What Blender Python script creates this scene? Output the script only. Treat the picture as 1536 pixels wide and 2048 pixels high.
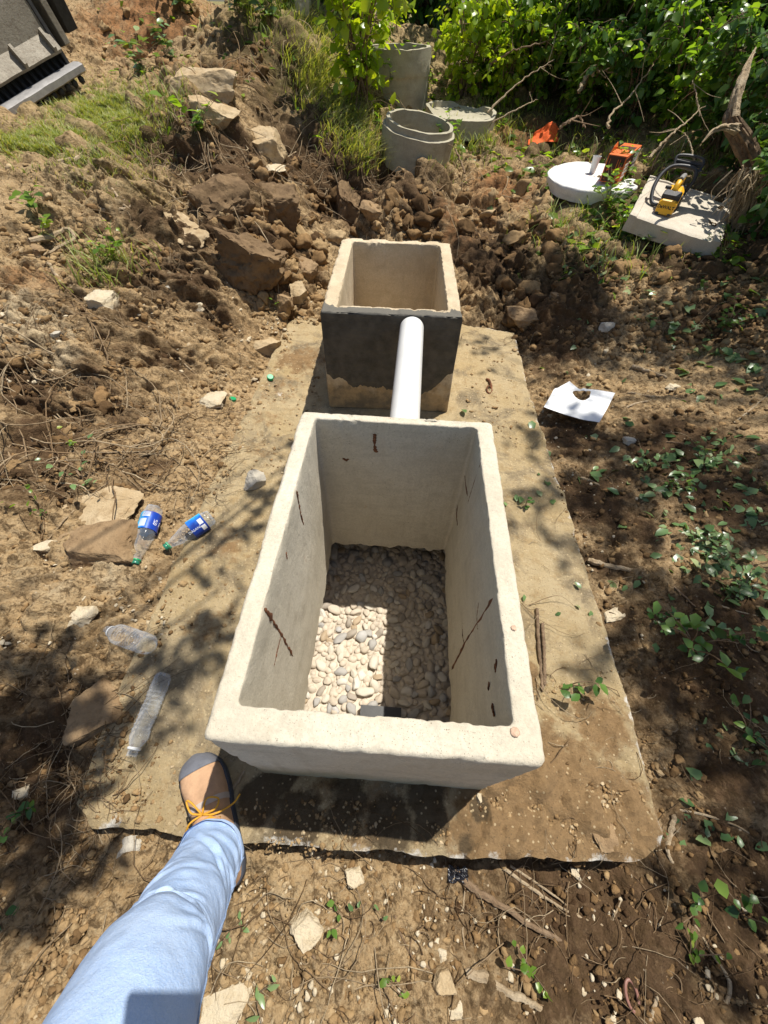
import bpy, bmesh, math, random
import numpy as np
from mathutils import Vector, Matrix, Euler

# ------------------------------------------------------------------ camera, sky, sun, exposure
SC = bpy.context.scene
COL = SC.collection
for o in list(bpy.data.objects):
    bpy.data.objects.remove(o)

FPX = 791.79                                  # focal length in pixels of the 1536x2048 photograph
CR = np.array([0.99770513, 0.06434034, 0.02109001])
CU = np.array([-0.06369211, 0.78614484, 0.61475166])
CF = np.array([-0.02297353, 0.61468415, -0.78843872])
CC = np.array([0.28203767, -0.08240249, 1.2])
cam_d = bpy.data.cameras.new("camera")
cam = bpy.data.objects.new("camera", cam_d)
COL.objects.link(cam)
cam.matrix_world = Matrix(((CR[0], CU[0], -CF[0], CC[0]), (CR[1], CU[1], -CF[1], CC[1]),
                           (CR[2], CU[2], -CF[2], CC[2]), (0, 0, 0, 1)))
cam_d.sensor_fit = 'VERTICAL'
cam_d.sensor_height = 36.0
cam_d.sensor_width = 27.0
cam_d.lens = 36.0 * FPX / 2048.0
cam_d.clip_start = 0.02
cam_d.clip_end = 500.0
SC.camera = cam

SUNV = Vector((0.275, 0.245, 1.0)).normalized()          # towards the sun
sun_elev = math.asin(SUNV.z)
sun_rot = math.atan2(SUNV.x, SUNV.y)
W = bpy.data.worlds.new("World")
SC.world = W
W.use_nodes = True
nt = W.node_tree
bg = nt.nodes["Background"]
sky = nt.nodes.new("ShaderNodeTexSky")
sky.sky_type = 'NISHITA'
sky.sun_disc = False
sky.sun_elevation = sun_elev
sky.sun_rotation = sun_rot
sky.dust_density = 1.5
nt.links.new(sky.outputs[0], bg.inputs[0])
bg.inputs[1].default_value = 0.085
sl = bpy.data.lights.new("sun", 'SUN')
sl.energy = 4.9
sl.angle = math.radians(0.53)
sl.color = (1.0, 0.95, 0.86)
so = bpy.data.objects.new("sun", sl)
COL.objects.link(so)
so.rotation_euler = SUNV.to_track_quat('Z', 'Y').to_euler()
SC.view_settings.view_transform = 'Standard'
SC.view_settings.look = 'None'
SC.view_settings.exposure = 0.36
SC.view_settings.gamma = 1.0
SC.view_settings.use_curve_mapping = False
try:
    SC.cycles.max_bounces = 8
    SC.cycles.transparent_max_bounces = 16
    SC.cycles.use_denoising = True
except Exception:
    pass

# ------------------------------------------------------------------ numpy noise
rng = np.random.default_rng(7)
random.seed(7)

def _h(ix, iy, iz, seed):
    h = (ix.astype(np.int64) * 374761393 + iy.astype(np.int64) * 668265263 + iz.astype(np.int64) * 2147483647 + seed * 974634777)
    h = (h & 0xFFFFFFFF).astype(np.uint64)
    h = ((h ^ (h >> np.uint64(13))) * np.uint64(1274126177)) & np.uint64(0xFFFFFFFF)
    h = ((h ^ (h >> np.uint64(16))) * np.uint64(2246822519)) & np.uint64(0xFFFFFFFF)
    h = h ^ (h >> np.uint64(15))
    return (h & np.uint64(0xFFFFFF)).astype(np.float64) / 16777215.0

def vn(x, y, seed=0):
    ix = np.floor(x); iy = np.floor(y); fx = x - ix; fy = y - iy
    fx = fx * fx * fx * (fx * (fx * 6 - 15) + 10); fy = fy * fy * fy * (fy * (fy * 6 - 15) + 10)
    z = np.zeros_like(ix)
    a = _h(ix, iy, z, seed); b = _h(ix + 1, iy, z, seed); c = _h(ix, iy + 1, z, seed); d = _h(ix + 1, iy + 1, z, seed)
    return (a + (b - a) * fx + (c - a) * fy + (a - b - c + d) * fx * fy) * 2 - 1

def vn3(x, y, z, seed=0):
    ix = np.floor(x); iy = np.floor(y); iz = np.floor(z)
    fx = x - ix; fy = y - iy; fz = z - iz
    fx = fx * fx * (3 - 2 * fx); fy = fy * fy * (3 - 2 * fy); fz = fz * fz * (3 - 2 * fz)
    r = 0
    for dx in (0, 1):
        for dy in (0, 1):
            for dz in (0, 1):
                w = (fx if dx else 1 - fx) * (fy if dy else 1 - fy) * (fz if dz else 1 - fz)
                r = r + w * _h(ix + dx, iy + dy, iz + dz, seed)
    return r * 2 - 1

def fbm(x, y, o, seed=0, g=0.5):
    r = 0; a = 1; c, s = 0.8, 0.6
    for k in range(o):
        r = r + a * vn(x, y, seed + k); a *= g
        x, y = (c * x - s * y) * 2.03 + 5.2, (s * x + c * y) * 2.03 + 1.7
    return r

def fbm3(p, f, o, seed=0, g=0.5):
    r = 0; a = 1
    for k in range(o):
        r = r + a * vn3(p[:, 0] * f, p[:, 1] * f, p[:, 2] * f, seed + k); a *= g; f *= 2.07
    return r

def clods(x, y, s, prob, seed):
    """half-buried rounded lumps of about size s, on jittered cells"""
    x = x / s; y = y / s
    ix = np.floor(x); iy = np.floor(y); z = np.zeros_like(ix)
    out = np.zeros_like(x)
    for dx in (-1, 0, 1):
        for dy in (-1, 0, 1):
            cx = ix + dx; cy = iy + dy
            px = cx + _h(cx, cy, z, seed); py = cy + _h(cx, cy, z, seed + 1)
            r = 0.22 + 0.5 * _h(cx, cy, z, seed + 2) ** 2
            on = _h(cx, cy, z, seed + 3) < prob
            a = _h(cx, cy, z, seed + 4) * 6.283; e = 0.6 + 0.4 * _h(cx, cy, z, seed + 5)
            ux = (x - px) * np.cos(a) + (y - py) * np.sin(a); uy = (-(x - px) * np.sin(a) + (y - py) * np.cos(a)) / e
            q = np.maximum(np.abs(ux) * 0.82 + np.abs(uy) * 0.42, np.sqrt(ux * ux + uy * uy))
            q = np.maximum(q, np.abs(uy) * 0.82 + np.abs(ux) * 0.3)
            q = np.clip(1 - (q / r) ** 2, 0, 1)
            out = np.maximum(out, np.where(on, r * np.sqrt(q) * 0.8, 0))
    return out * s

def smooth(a, b, x):
    t = np.clip((x - a) / (b - a), 0, 1)
    return t * t * (3 - 2 * t)

# ------------------------------------------------------------------ rays of the photograph -> the place
def dirn(u, v):
    return CF + (u - 768) / FPX * CR - (v - 1024) / FPX * CU
def at_z(u, v, z):
    q = dirn(u, v); return CC + (z - CC[2]) / q[2] * q
def at_y(u, v, y):
    q = dirn(u, v); return CC + (y - CC[1]) / q[1] * q
def at_x(u, v, x):
    q = dirn(u, v); return CC + (x - CC[0]) / q[0] * q

# ------------------------------------------------------------------ terrain
CTRL = [(130,1560,-.05),(60,1400,-.03),(0,1500,-.02),(0,1800,-.06),(0,2040,-.05),(600,2040,-.08),(700,1800,-.09),(480,1780,-.08),(1100,1810,-.11),(1500,1780,-.03),
(1500,2010,-.02),(1410,1600,-.03),(330,1150,-.012),(380,1040,-.006),(215,1440,-.02),(430,900,.0),(250,1250,-.02),(60,1250,.02),(100,1050,.05),(0,1000,.10),(300,800,.08),(100,800,.15),
(0,900,.12),(200,1000,.03),(60,620,.34),(200,600,.3),(350,620,.2),(430,700,.05),(560,660,.0),(560,570,.13),(500,500,.28),(420,460,.37),(330,450,.42),
(200,450,.48),(80,450,.5),(200,350,.58),(100,300,.62),(260,220,.68),(60,260,.655),(160,165,.72),(330,260,.66),(380,330,.53),(300,120,.82),(415,190,.78),
(430,290,.62),(530,330,.5),(470,390,.43),(600,400,.31),(680,440,.16),(620,300,.5),(560,200,.72),(500,100,.88),(600,70,.95),(650,180,.76),(700,250,.6),
(740,330,.46),(780,440,.12),(1000,450,.22),(900,390,.3),(1000,340,.4),(1000,285,.48),(1100,300,.46),(1187,400,.41),(1330,470,.34),(1100,450,.3),
(1250,540,.24),(1450,560,.3),(1000,560,.1),(1100,620,.1),(1060,690,-.03),(1300,700,.07),(1500,700,.2),(1150,800,-.02),(1250,900,-.01),(1500,950,.1),
(1200,1100,-.04),(1500,1200,.06),(1300,1400,-.04),(1500,1500,.02),(600,640,0),(640,560,.06),(1360,1640,-.05),(840,334,.47),(795,338,.47),(885,336,.46),(790,345,.40),(940,245,.56),(800,215,.64),(1000,200,.66),(1250,250,.62),(1480,420,.45)]
CW = [(-1.4,5.8,1.22),(-.5,6.2,1.16),(-2.3,6.3,1.25),(-3.6,6.6,1.2),(-.9,5.2,1.1),(-3,8,1.0),(0,9,.9),(3,8,.8),(6,6,.8),(5,3,.6),(4,1,.4),(3,-1,.1),(0,-2.5,-.05),(-3,-1,.15),(-4,2,.75),(-5,5,.95),(-3.2,.8,.4),(1.5,-1.5,-.03),(8,10,.9),(-8,10,1.0),(-7,0,.9),(7,-2,.5),(2.2,1.2,.15)]
_cp = [at_z(*c) for c in CTRL] + [np.array(c, float) for c in CW]
_cp = np.array(_cp)
def _tps(r2):
    return 0.5 * r2 * np.log(r2 + 1e-9)
_n = len(_cp)
_A = np.zeros((_n + 3, _n + 3))
_d2 = ((_cp[:, None, :2] - _cp[None, :, :2]) ** 2).sum(-1)
_A[:_n, :_n] = _tps(_d2) + np.eye(_n) * 0.004
_A[:_n, _n] = 1; _A[:_n, _n + 1:] = _cp[:, :2]; _A[_n, :_n] = 1; _A[_n + 1:, :_n] = _cp[:, :2].T
_w = np.linalg.solve(_A, np.concatenate([_cp[:, 2], np.zeros(3)]))
def rbf(x, y):
    sh = x.shape; x = x.ravel(); y = y.ravel(); out = np.empty_like(x)
    for i in range(0, len(x), 40000):
        a = x[i:i + 40000]; b = y[i:i + 40000]
        r2 = (a[:, None] - _cp[None, :, 0]) ** 2 + (b[:, None] - _cp[None, :, 1]) ** 2
        out[i:i + 40000] = _tps(r2) @ _w[:_n] + _w[_n] + _w[_n + 1] * a + _w[_n + 2] * b
    return out.reshape(sh)

SLAB = np.array([(-.455,.03),(-.44,-.10),(-.37,-.135),(-.24,-.13),(-.1,-.145),(.1,-.142),(.4,-.138),(.7,-.128),(.90,-.115),(.965,-.08),(.978,.2),(.975,.5),(.966,.97),(.935,1.7),(.945,2.3),(.6,2.36),(.1,2.34),(-.43,2.33),(-.44,1.53),(-.458,.99),(-.46,.49)])
def inside(poly, x, y):
    r = np.zeros(x.shape, bool); n = len(poly)
    for i in range(n):
        x0, y0 = poly[i]; x1, y1 = poly[(i + 1) % n]
        c = ((y0 > y) != (y1 > y)) & (x < (x1 - x0) * (y - y0) / (y1 - y0 + 1e-12) + x0)
        r ^= c
    return r
def dist_edge(poly, x, y):
    d = np.full(x.shape, 1e9); n = len(poly)
    for i in range(n):
        a = poly[i]; b = poly[(i + 1) % n]; e = b - a
        t = np.clip(((x - a[0]) * e[0] + (y - a[1]) * e[1]) / (e @ e), 0, 1)
        d = np.minimum(d, np.hypot(x - a[0] - t * e[0], y - a[1] - t * e[1]))
    return np.where(inside(poly, x, y), -d, d)

def base_h(x, y):
    r = np.hypot(x, y - 2)
    k = smooth(6.5, 10.0, r)
    h = rbf(np.clip(x, -9, 9), np.clip(y, -4, 11)) * (1 - k) + 0.9 * k
    return h
def mid_h(x, y):
    amp = 0.012 + 0.05 * smooth(1.9, 3.0, y) * smooth(6.0, 4.0, y) * smooth(1.6, .6, x) * smooth(-2.3, -1.3, x) + .02 * smooth(-.5, -1.0, x)
    return amp * fbm(x * 2.6, y * 2.6, 3, 11) + .35 * amp * fbm(x * 7, y * 7, 2, 19)
def slab_cut(h, x, y):
    d = dist_edge(SLAB, x, y)
    near = (np.abs(x - .25) < 1.4) & (np.abs(y - 1.1) < 2.0)
    h2 = np.where(d < .0, np.minimum(h, -.03 - .4 * smooth(.0, -.10, d)), h)
    return np.where(near, h2, h)

HX = np.arange(-6.5, 7.5, .02); HY = np.arange(-3, 12, .02)
_gx, _gy = np.meshgrid(HX[::3], HY[::3])
_base = base_h(_gx, _gy)
def bil(G, X0, Y0, s, x, y):
    fx = np.clip((x - X0) / s, 0, G.shape[1] - 1.001); fy = np.clip((y - Y0) / s, 0, G.shape[0] - 1.001)
    i = fx.astype(int); j = fy.astype(int); a = fx - i; b = fy - j
    return G[j, i] * (1 - a) * (1 - b) + G[j, i + 1] * a * (1 - b) + G[j + 1, i] * (1 - a) * b + G[j + 1, i + 1] * a * b
_gx, _gy = np.meshgrid(HX, HY)
HG = bil(_base, HX[0], HY[0], .06, _gx, _gy) + mid_h(_gx, _gy)
_top = np.where(inside(SLAB, _gx, _gy), np.maximum(HG, 0.0) * 0, HG)      # what things rest on: the slab counts
def ground(x, y):
    return bil(_top, HX[0], HY[0], .02, np.asarray(x, float), np.asarray(y, float))
def gz(x, y):
    return float(ground(np.array([x]), np.array([y]))[0])
def on_ground(u, v):
    """first meeting of the photograph's rays with the ground (arrays)"""
    u = np.atleast_1d(np.asarray(u, float)); v = np.atleast_1d(np.asarray(v, float))
    q = CF[None] + ((u - 768) / FPX)[:, None] * CR[None] - ((v - 1024) / FPX)[:, None] * CU[None]
    t0 = np.full(len(u), .5); hit = np.full(len(u), -1.0)
    t = .5
    while t < 8:
        P = CC + q * t
        below = (P[:, 2] < ground(P[:, 0], P[:, 1])) & (hit < 0)
        hit[below] = t - .5 * .012 * t
        t *= 1.012
    hit[hit < 0] = 8
    P = CC + q * hit[:, None]
    P[:, 2] = ground(P[:, 0], P[:, 1])
    return P
def og(u, v):
    return on_ground(u, v)[0]

# ------------------------------------------------------------------ mesh helpers
def mesh_np(name, V, F, smooth_=True, attrs=None):
    """V (n,3); F (m,k) int array or list of such arrays"""
    me = bpy.data.meshes.new(name)
    Fs = F if isinstance(F, list) else [F]
    V = np.asarray(V, np.float32)
    nl = sum(f.size for f in Fs); nf = sum(len(f) for f in Fs)
    me.vertices.add(len(V)); me.vertices.foreach_set("co", V.ravel())
    me.loops.add(nl); me.polygons.add(nf)
    me.loops.foreach_set("vertex_index", np.concatenate([f.ravel() for f in Fs]).astype(np.int32))
    tot = np.concatenate([np.full(len(f), f.shape[1]) for f in Fs]).astype(np.int32)
    st = np.concatenate([[0], np.cumsum(tot)[:-1]]).astype(np.int32)
    me.polygons.foreach_set("loop_start", st)
    try:
        me.polygons.foreach_set("loop_total", tot)
    except Exception:
        pass
    me.polygons.foreach_set("use_smooth", np.full(nf, smooth_))
    for k, a in (attrs or {}).items():
        at = me.attributes.new(k, 'FLOAT', 'POINT'); at.data.foreach_set("value", np.asarray(a, np.float32))
    me.update(calc_edges=True)
    me.validate()
    return me

def link(name, me, mat=None, parent=None):
    o = bpy.data.objects.new(name, me)
    COL.objects.link(o)
    if mat and me is not None and not me.materials:
        me.materials.append(mat)
    if parent:
        o.parent = parent
    return o
def obj(name, V, F, mat, parent=None, smooth_=True, attrs=None, sharp=None):
    me = mesh_np(name, V, F, smooth_, attrs)
    if sharp:
        me.set_sharp_from_angle(angle=math.radians(sharp))
    return link(name, me, mat, parent)
def tag(o, label, cat, group=None, kind=None):
    o['label'] = label; o['category'] = cat
    if group: o['group'] = group
    if kind: o['kind'] = kind
    return o
def empty(name, loc, label, cat, group=None, rz=0):
    o = bpy.data.objects.new(name, None); COL.objects.link(o)
    o.empty_display_size = .05
    o.location = loc; o.rotation_euler = (0, 0, rz)
    return tag(o, label, cat, group)

class MB:
    """collects pieces into one mesh"""
    def __init__(s): s.v = []; s.q = []; s.t = []; s.n = 0
    def add(s, V, F):
        V = np.asarray(V, float); F = np.asarray(F, int)
        s.v.append(V); (s.q if F.shape[1] == 4 else s.t).append(F + s.n); s.n += len(V)
        return s
    def arrays(s):
        F = []
        if s.q: F.append(np.concatenate(s.q))
        if s.t: F.append(np.concatenate(s.t))
        return np.concatenate(s.v), F
    def build(s, name, mat, parent=None, smooth_=True, sharp=35):
        V, F = s.arrays()
        return obj(name, V, F, mat, parent, smooth_, None, sharp)

def frames(P):
    P = np.asarray(P, float); T = np.gradient(P, axis=0); T /= np.linalg.norm(T, axis=1)[:, None] + 1e-12
    ref = np.array([0, 0, 1.]) if abs(T[0, 2]) < .9 else np.array([1., 0, 0])
    N = []; n = ref - T[0] * (ref @ T[0])
    for t in T:
        n = n - t * (n @ t); n /= np.linalg.norm(n) + 1e-12; N.append(n.copy())
    N = np.array(N); return T, N, np.cross(T, N)
def tube(P, R, k=8, cap=True):
    P = np.asarray(P, float); n = len(P); R = np.broadcast_to(np.asarray(R, float), (n,))
    T, N, B = frames(P); a = np.arange(k) * 2 * np.pi / k
    V = P[:, None] + R[:, None, None] * (np.cos(a)[None, :, None] * N[:, None] + np.sin(a)[None, :, None] * B[:, None])
    V = V.reshape(-1, 3)
    i = np.arange(n - 1)[:, None] * k; j = np.arange(k)[None]; j2 = (j + 1) % k
    F = np.stack([i + j, i + j2, i + k + j2, i + k + j], -1).reshape(-1, 4)
    if cap:
        V = np.concatenate([V, P[:1], P[-1:]]); c0 = n * k; jj = np.arange(k); j3 = (jj + 1) % k
        C = np.concatenate([np.stack([jj * 0 + c0, j3, jj, j3 * 0 + c0], -1)[:, :3], np.stack([jj * 0 + c0 + 1, (n - 1) * k + jj, (n - 1) * k + j3], -1)])
        return V, F, C
    return V, F, None
def add_tube(mb, P, R, k=8, cap=True):
    V, F, C = tube(P, R, k, cap)
    n0 = mb.n
    mb.add(V, F)
    if C is not None: mb.t.append(C + n0)
def spline(P, n=24):
    P = np.asarray(P, float); m = len(P)
    Q = np.concatenate([[2 * P[0] - P[1]], P, [2 * P[-1] - P[-2]]])
    out = []
    for s in np.linspace(0, m - 1 - 1e-9, n):
        i = int(s); t = s - i; a, b, c, d = Q[i], Q[i + 1], Q[i + 2], Q[i + 3]
        out.append(.5 * (2 * b + (c - a) * t + (2 * a - 5 * b + 4 * c - d) * t * t + (3 * b - a - 3 * c + d) * t ** 3))
    return np.array(out)
def lathe(prof, k=32, closed=False):
    prof = np.asarray(prof, float); n = len(prof); a = np.arange(k) * 2 * np.pi / k
    V = np.stack([prof[:, None, 0] * np.cos(a), prof[:, None, 0] * np.sin(a), np.broadcast_to(prof[:, None, 1], (n, k))], -1).reshape(-1, 3)
    m = n if closed else n - 1
    i = np.arange(m)[:, None]; i2 = (i + 1) % n; j = np.arange(k)[None]; j2 = (j + 1) % k
    return V, np.stack([i * k + j, i * k + j2, i2 * k + j2, i2 * k + j], -1).reshape(-1, 4)
def gridf(n, m):
    i = np.arange(n - 1)[:, None] * m; j = np.arange(m - 1)[None]
    return np.stack([i + j, i + j + 1, i + m + j + 1, i + m + j], -1).reshape(-1, 4)
def boxv(x0, x1, y0, y1, z0, z1):
    V = np.array([(x, y, z) for z in (z0, z1) for y in (y0, y1) for x in (x0, x1)], float)
    return V, np.array([(0, 2, 3, 1), (4, 5, 7, 6), (0, 1, 5, 4), (2, 6, 7, 3), (0, 4, 6, 2), (1, 3, 7, 5)])
def bevbox(name, x0, x1, y0, y1, z0, z1, b, mat, parent=None, M=None):
    V, F = boxv(x0, x1, y0, y1, z0, z1)
    bm = bmesh.new(); vs = [bm.verts.new(v) for v in V]
    for f in F: bm.faces.new([vs[i] for i in f])
    bmesh.ops.bevel(bm, geom=bm.edges[:], offset=b, segments=2, affect='EDGES', profile=.6)
    bmesh.ops.recalc_face_normals(bm, faces=bm.faces[:])
    me = bpy.data.meshes.new(name); bm.to_mesh(me); bm.free()
    if M is not None: me.transform(M)
    me.polygons.foreach_set("use_smooth", np.full(len(me.polygons), True)); me.set_sharp_from_angle(angle=math.radians(40))
    return link(name, me, mat, parent)
_ico = {}
def ico(sub):
    if sub not in _ico:
        bm = bmesh.new(); bmesh.ops.create_icosphere(bm, subdivisions=sub, radius=1)
        V = np.array([v.co[:] for v in bm.verts]); F = np.array([[v.index for v in f.verts] for f in bm.faces]); bm.free(); _ico[sub] = (V, F)
    return _ico[sub]
def rotm(rx, ry, rz):
    return np.array(Euler((rx, ry, rz)).to_matrix())
def rand_rot(n, r):
    q = r.normal(size=(n, 4)); q /= np.linalg.norm(q, axis=1)[:, None]; w, x, y, z = q.T
    return np.stack([np.stack([1 - 2 * (y * y + z * z), 2 * (x * y - z * w), 2 * (x * z + y * w)], -1),
                     np.stack([2 * (x * y + z * w), 1 - 2 * (x * x + z * z), 2 * (y * z - x * w)], -1),
                     np.stack([2 * (x * z - y * w), 2 * (y * z + x * w), 1 - 2 * (x * x + y * y)], -1)], 1)

# ------------------------------------------------------------------ materials
def newmat(name, rough=.8, spec=.3):
    m = bpy.data.materials.new(name); m.use_nodes = True
    b = m.node_tree.nodes["Principled BSDF"]
    b.inputs["Roughness"].default_value = rough
    b.inputs["Specular IOR Level"].default_value = spec
    return m, m.node_tree, b
def N(t, typ, **k):
    n = t.nodes.new(typ)
    for a, v in k.items(): setattr(n, a, v)
    return n
def noise(t, vec, scale, detail=4, rough=.6, dist=0):
    n = N(t, "ShaderNodeTexNoise"); n.inputs["Scale"].default_value = scale; n.inputs["Detail"].default_value = detail
    n.inputs["Roughness"].default_value = rough; n.inputs["Distortion"].default_value = dist
    if vec: t.links.new(vec, n.inputs["Vector"])
    return n.outputs["Fac"]
def voro(t, vec, scale, out="Distance", feature='F1', rand=1):
    n = N(t, "ShaderNodeTexVoronoi"); n.feature = feature; n.inputs["Scale"].default_value = scale; n.inputs["Randomness"].default_value = rand
    if vec: t.links.new(vec, n.inputs["Vector"])
    return n.outputs[out]
def ramp(t, fac, stops, interp='LINEAR'):
    n = N(t, "ShaderNodeValToRGB"); n.color_ramp.interpolation = interp
    e = n.color_ramp.elements
    while len(e) < len(stops): e.new(.5)
    for x, (p, c) in zip(e, stops):
        x.position = p; x.color = (c, c, c, 1) if isinstance(c, (int, float)) else (*c, 1)
    t.links.new(fac, n.inputs[0]); return n.outputs[0]
def mix(t, fac, a, b, mode='MIX'):
    n = N(t, "ShaderNodeMix", data_type='RGBA', blend_type=mode)
    for s, v in ((n.inputs[0], fac), (n.inputs[6], a), (n.inputs[7], b)):
        if isinstance(v, (int, float)): s.default_value = v
        elif isinstance(v, tuple): s.default_value = (*v, 1)
        else: t.links.new(v, s)
    return n.outputs[2]
def mth(t, op, a, b=0.0, clamp=False):
    n = N(t, "ShaderNodeMath", operation=op); n.use_clamp = clamp
    for s, v in zip(n.inputs, (a, b)):
        if isinstance(v, (int, float)): s.default_value = v
        else: t.links.new(v, s)
    return n.outputs[0]
def bump(t, b, h, dist=.002, strength=1.0, prev=None):
    n = N(t, "ShaderNodeBump"); n.inputs["Distance"].default_value = dist; n.inputs["Strength"].default_value = strength
    t.links.new(h, n.inputs["Height"])
    if prev: t.links.new(prev, n.inputs["Normal"])
    t.links.new(n.outputs[0], b.inputs["Normal"]); return n.outputs[0]
def coord(t, which="Object"):
    return N(t, "ShaderNodeTexCoord").outputs[which]
def attr(t, name):
    return N(t, "ShaderNodeAttribute", attribute_name=name).outputs["Fac"]

def plain(name, col, rough=.6, spec=.4, var=.25, scale=30, bd=.0005, metal=0):
    m, t, b = newmat(name, rough, spec)
    c = coord(t); n = noise(t, c, scale, 5)
    d = tuple(x * (1 - var) for x in col); l = tuple(min(1, x * (1 + var)) for x in col)
    t.links.new(ramp(t, n, [(.3, d), (.7, l)]), b.inputs["Base Color"])
    b.inputs["Metallic"].default_value = metal
    if bd: bump(t, b, noise(t, c, scale * 6, 4), bd)
    return m

def soil_material():
    m, t, b = newmat("soil", .95, .12)
    c = coord(t)
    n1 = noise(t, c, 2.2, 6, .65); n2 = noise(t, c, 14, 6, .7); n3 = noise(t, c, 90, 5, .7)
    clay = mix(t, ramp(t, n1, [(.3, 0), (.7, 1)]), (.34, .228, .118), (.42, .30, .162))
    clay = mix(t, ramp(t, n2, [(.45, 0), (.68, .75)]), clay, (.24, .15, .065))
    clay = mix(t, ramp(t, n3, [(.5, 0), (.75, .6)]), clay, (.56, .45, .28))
    hum_shade = mix(t, n2, (.050, .030, .016), (.14, .085, .045))
    hum_shade = mix(t, ramp(t, n3, [(.52, 0), (.7, .45)]), hum_shade, (.25, .17, .095))
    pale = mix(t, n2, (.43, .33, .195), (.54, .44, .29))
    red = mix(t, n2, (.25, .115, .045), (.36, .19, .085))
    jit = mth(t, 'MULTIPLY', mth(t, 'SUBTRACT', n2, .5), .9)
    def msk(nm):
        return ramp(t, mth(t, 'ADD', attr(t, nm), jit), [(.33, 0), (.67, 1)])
    col = mix(t, msk("dark"), clay, hum_shade)
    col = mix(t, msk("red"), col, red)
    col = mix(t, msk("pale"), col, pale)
    n4 = noise(t, c, 33, 7, .75, .5)
    col = mix(t, ramp(t, n4, [(.40, .85), (.50, 0)]), col, (.075, .046, .022))
    col = mix(t, ramp(t, noise(t, c, 60, 6, .75), [(.38, .7), (.47, 0)]), col, (.10, .062, .03))
    speck = voro(t, c, 75)
    sel = voro(t, c, 75, "Color")
    sp = mth(t, 'MULTIPLY', ramp(t, speck, [(.16, 1), (.22, 0)]), ramp(t, sel, [(.80, 0), (.84, .7)]))
    col = mix(t, sp, col, (.50, .41, .29))
    col = mix(t, mth(t, 'MULTIPLY', attr(t, "grn"), ramp(t, n2, [(.35, .1), (.6, .9)])), col, (.13, .15, .045))
    t.links.new(col, b.inputs["Base Color"])
    g = bump(t, b, noise(t, c, 42, 9, .72), .013, 1.0)
    bump(t, b, voro(t, c, 130), .003, .6, g)
    return m
M_SOIL = soil_material()

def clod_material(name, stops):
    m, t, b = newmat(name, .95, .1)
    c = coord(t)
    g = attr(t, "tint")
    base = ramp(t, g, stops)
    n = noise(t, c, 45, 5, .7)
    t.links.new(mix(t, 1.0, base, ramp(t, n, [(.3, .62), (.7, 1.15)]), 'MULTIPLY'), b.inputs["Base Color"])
    bump(t, b, noise(t, c, 160, 5, .7), .006, .9)
    return m
M_CLOD = clod_material("dirt_clod", [(0, (.07, .04, .02)), (.35, (.27, .165, .075)), (.7, (.43, .295, .15)), (1, (.54, .42, .26))])

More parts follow.
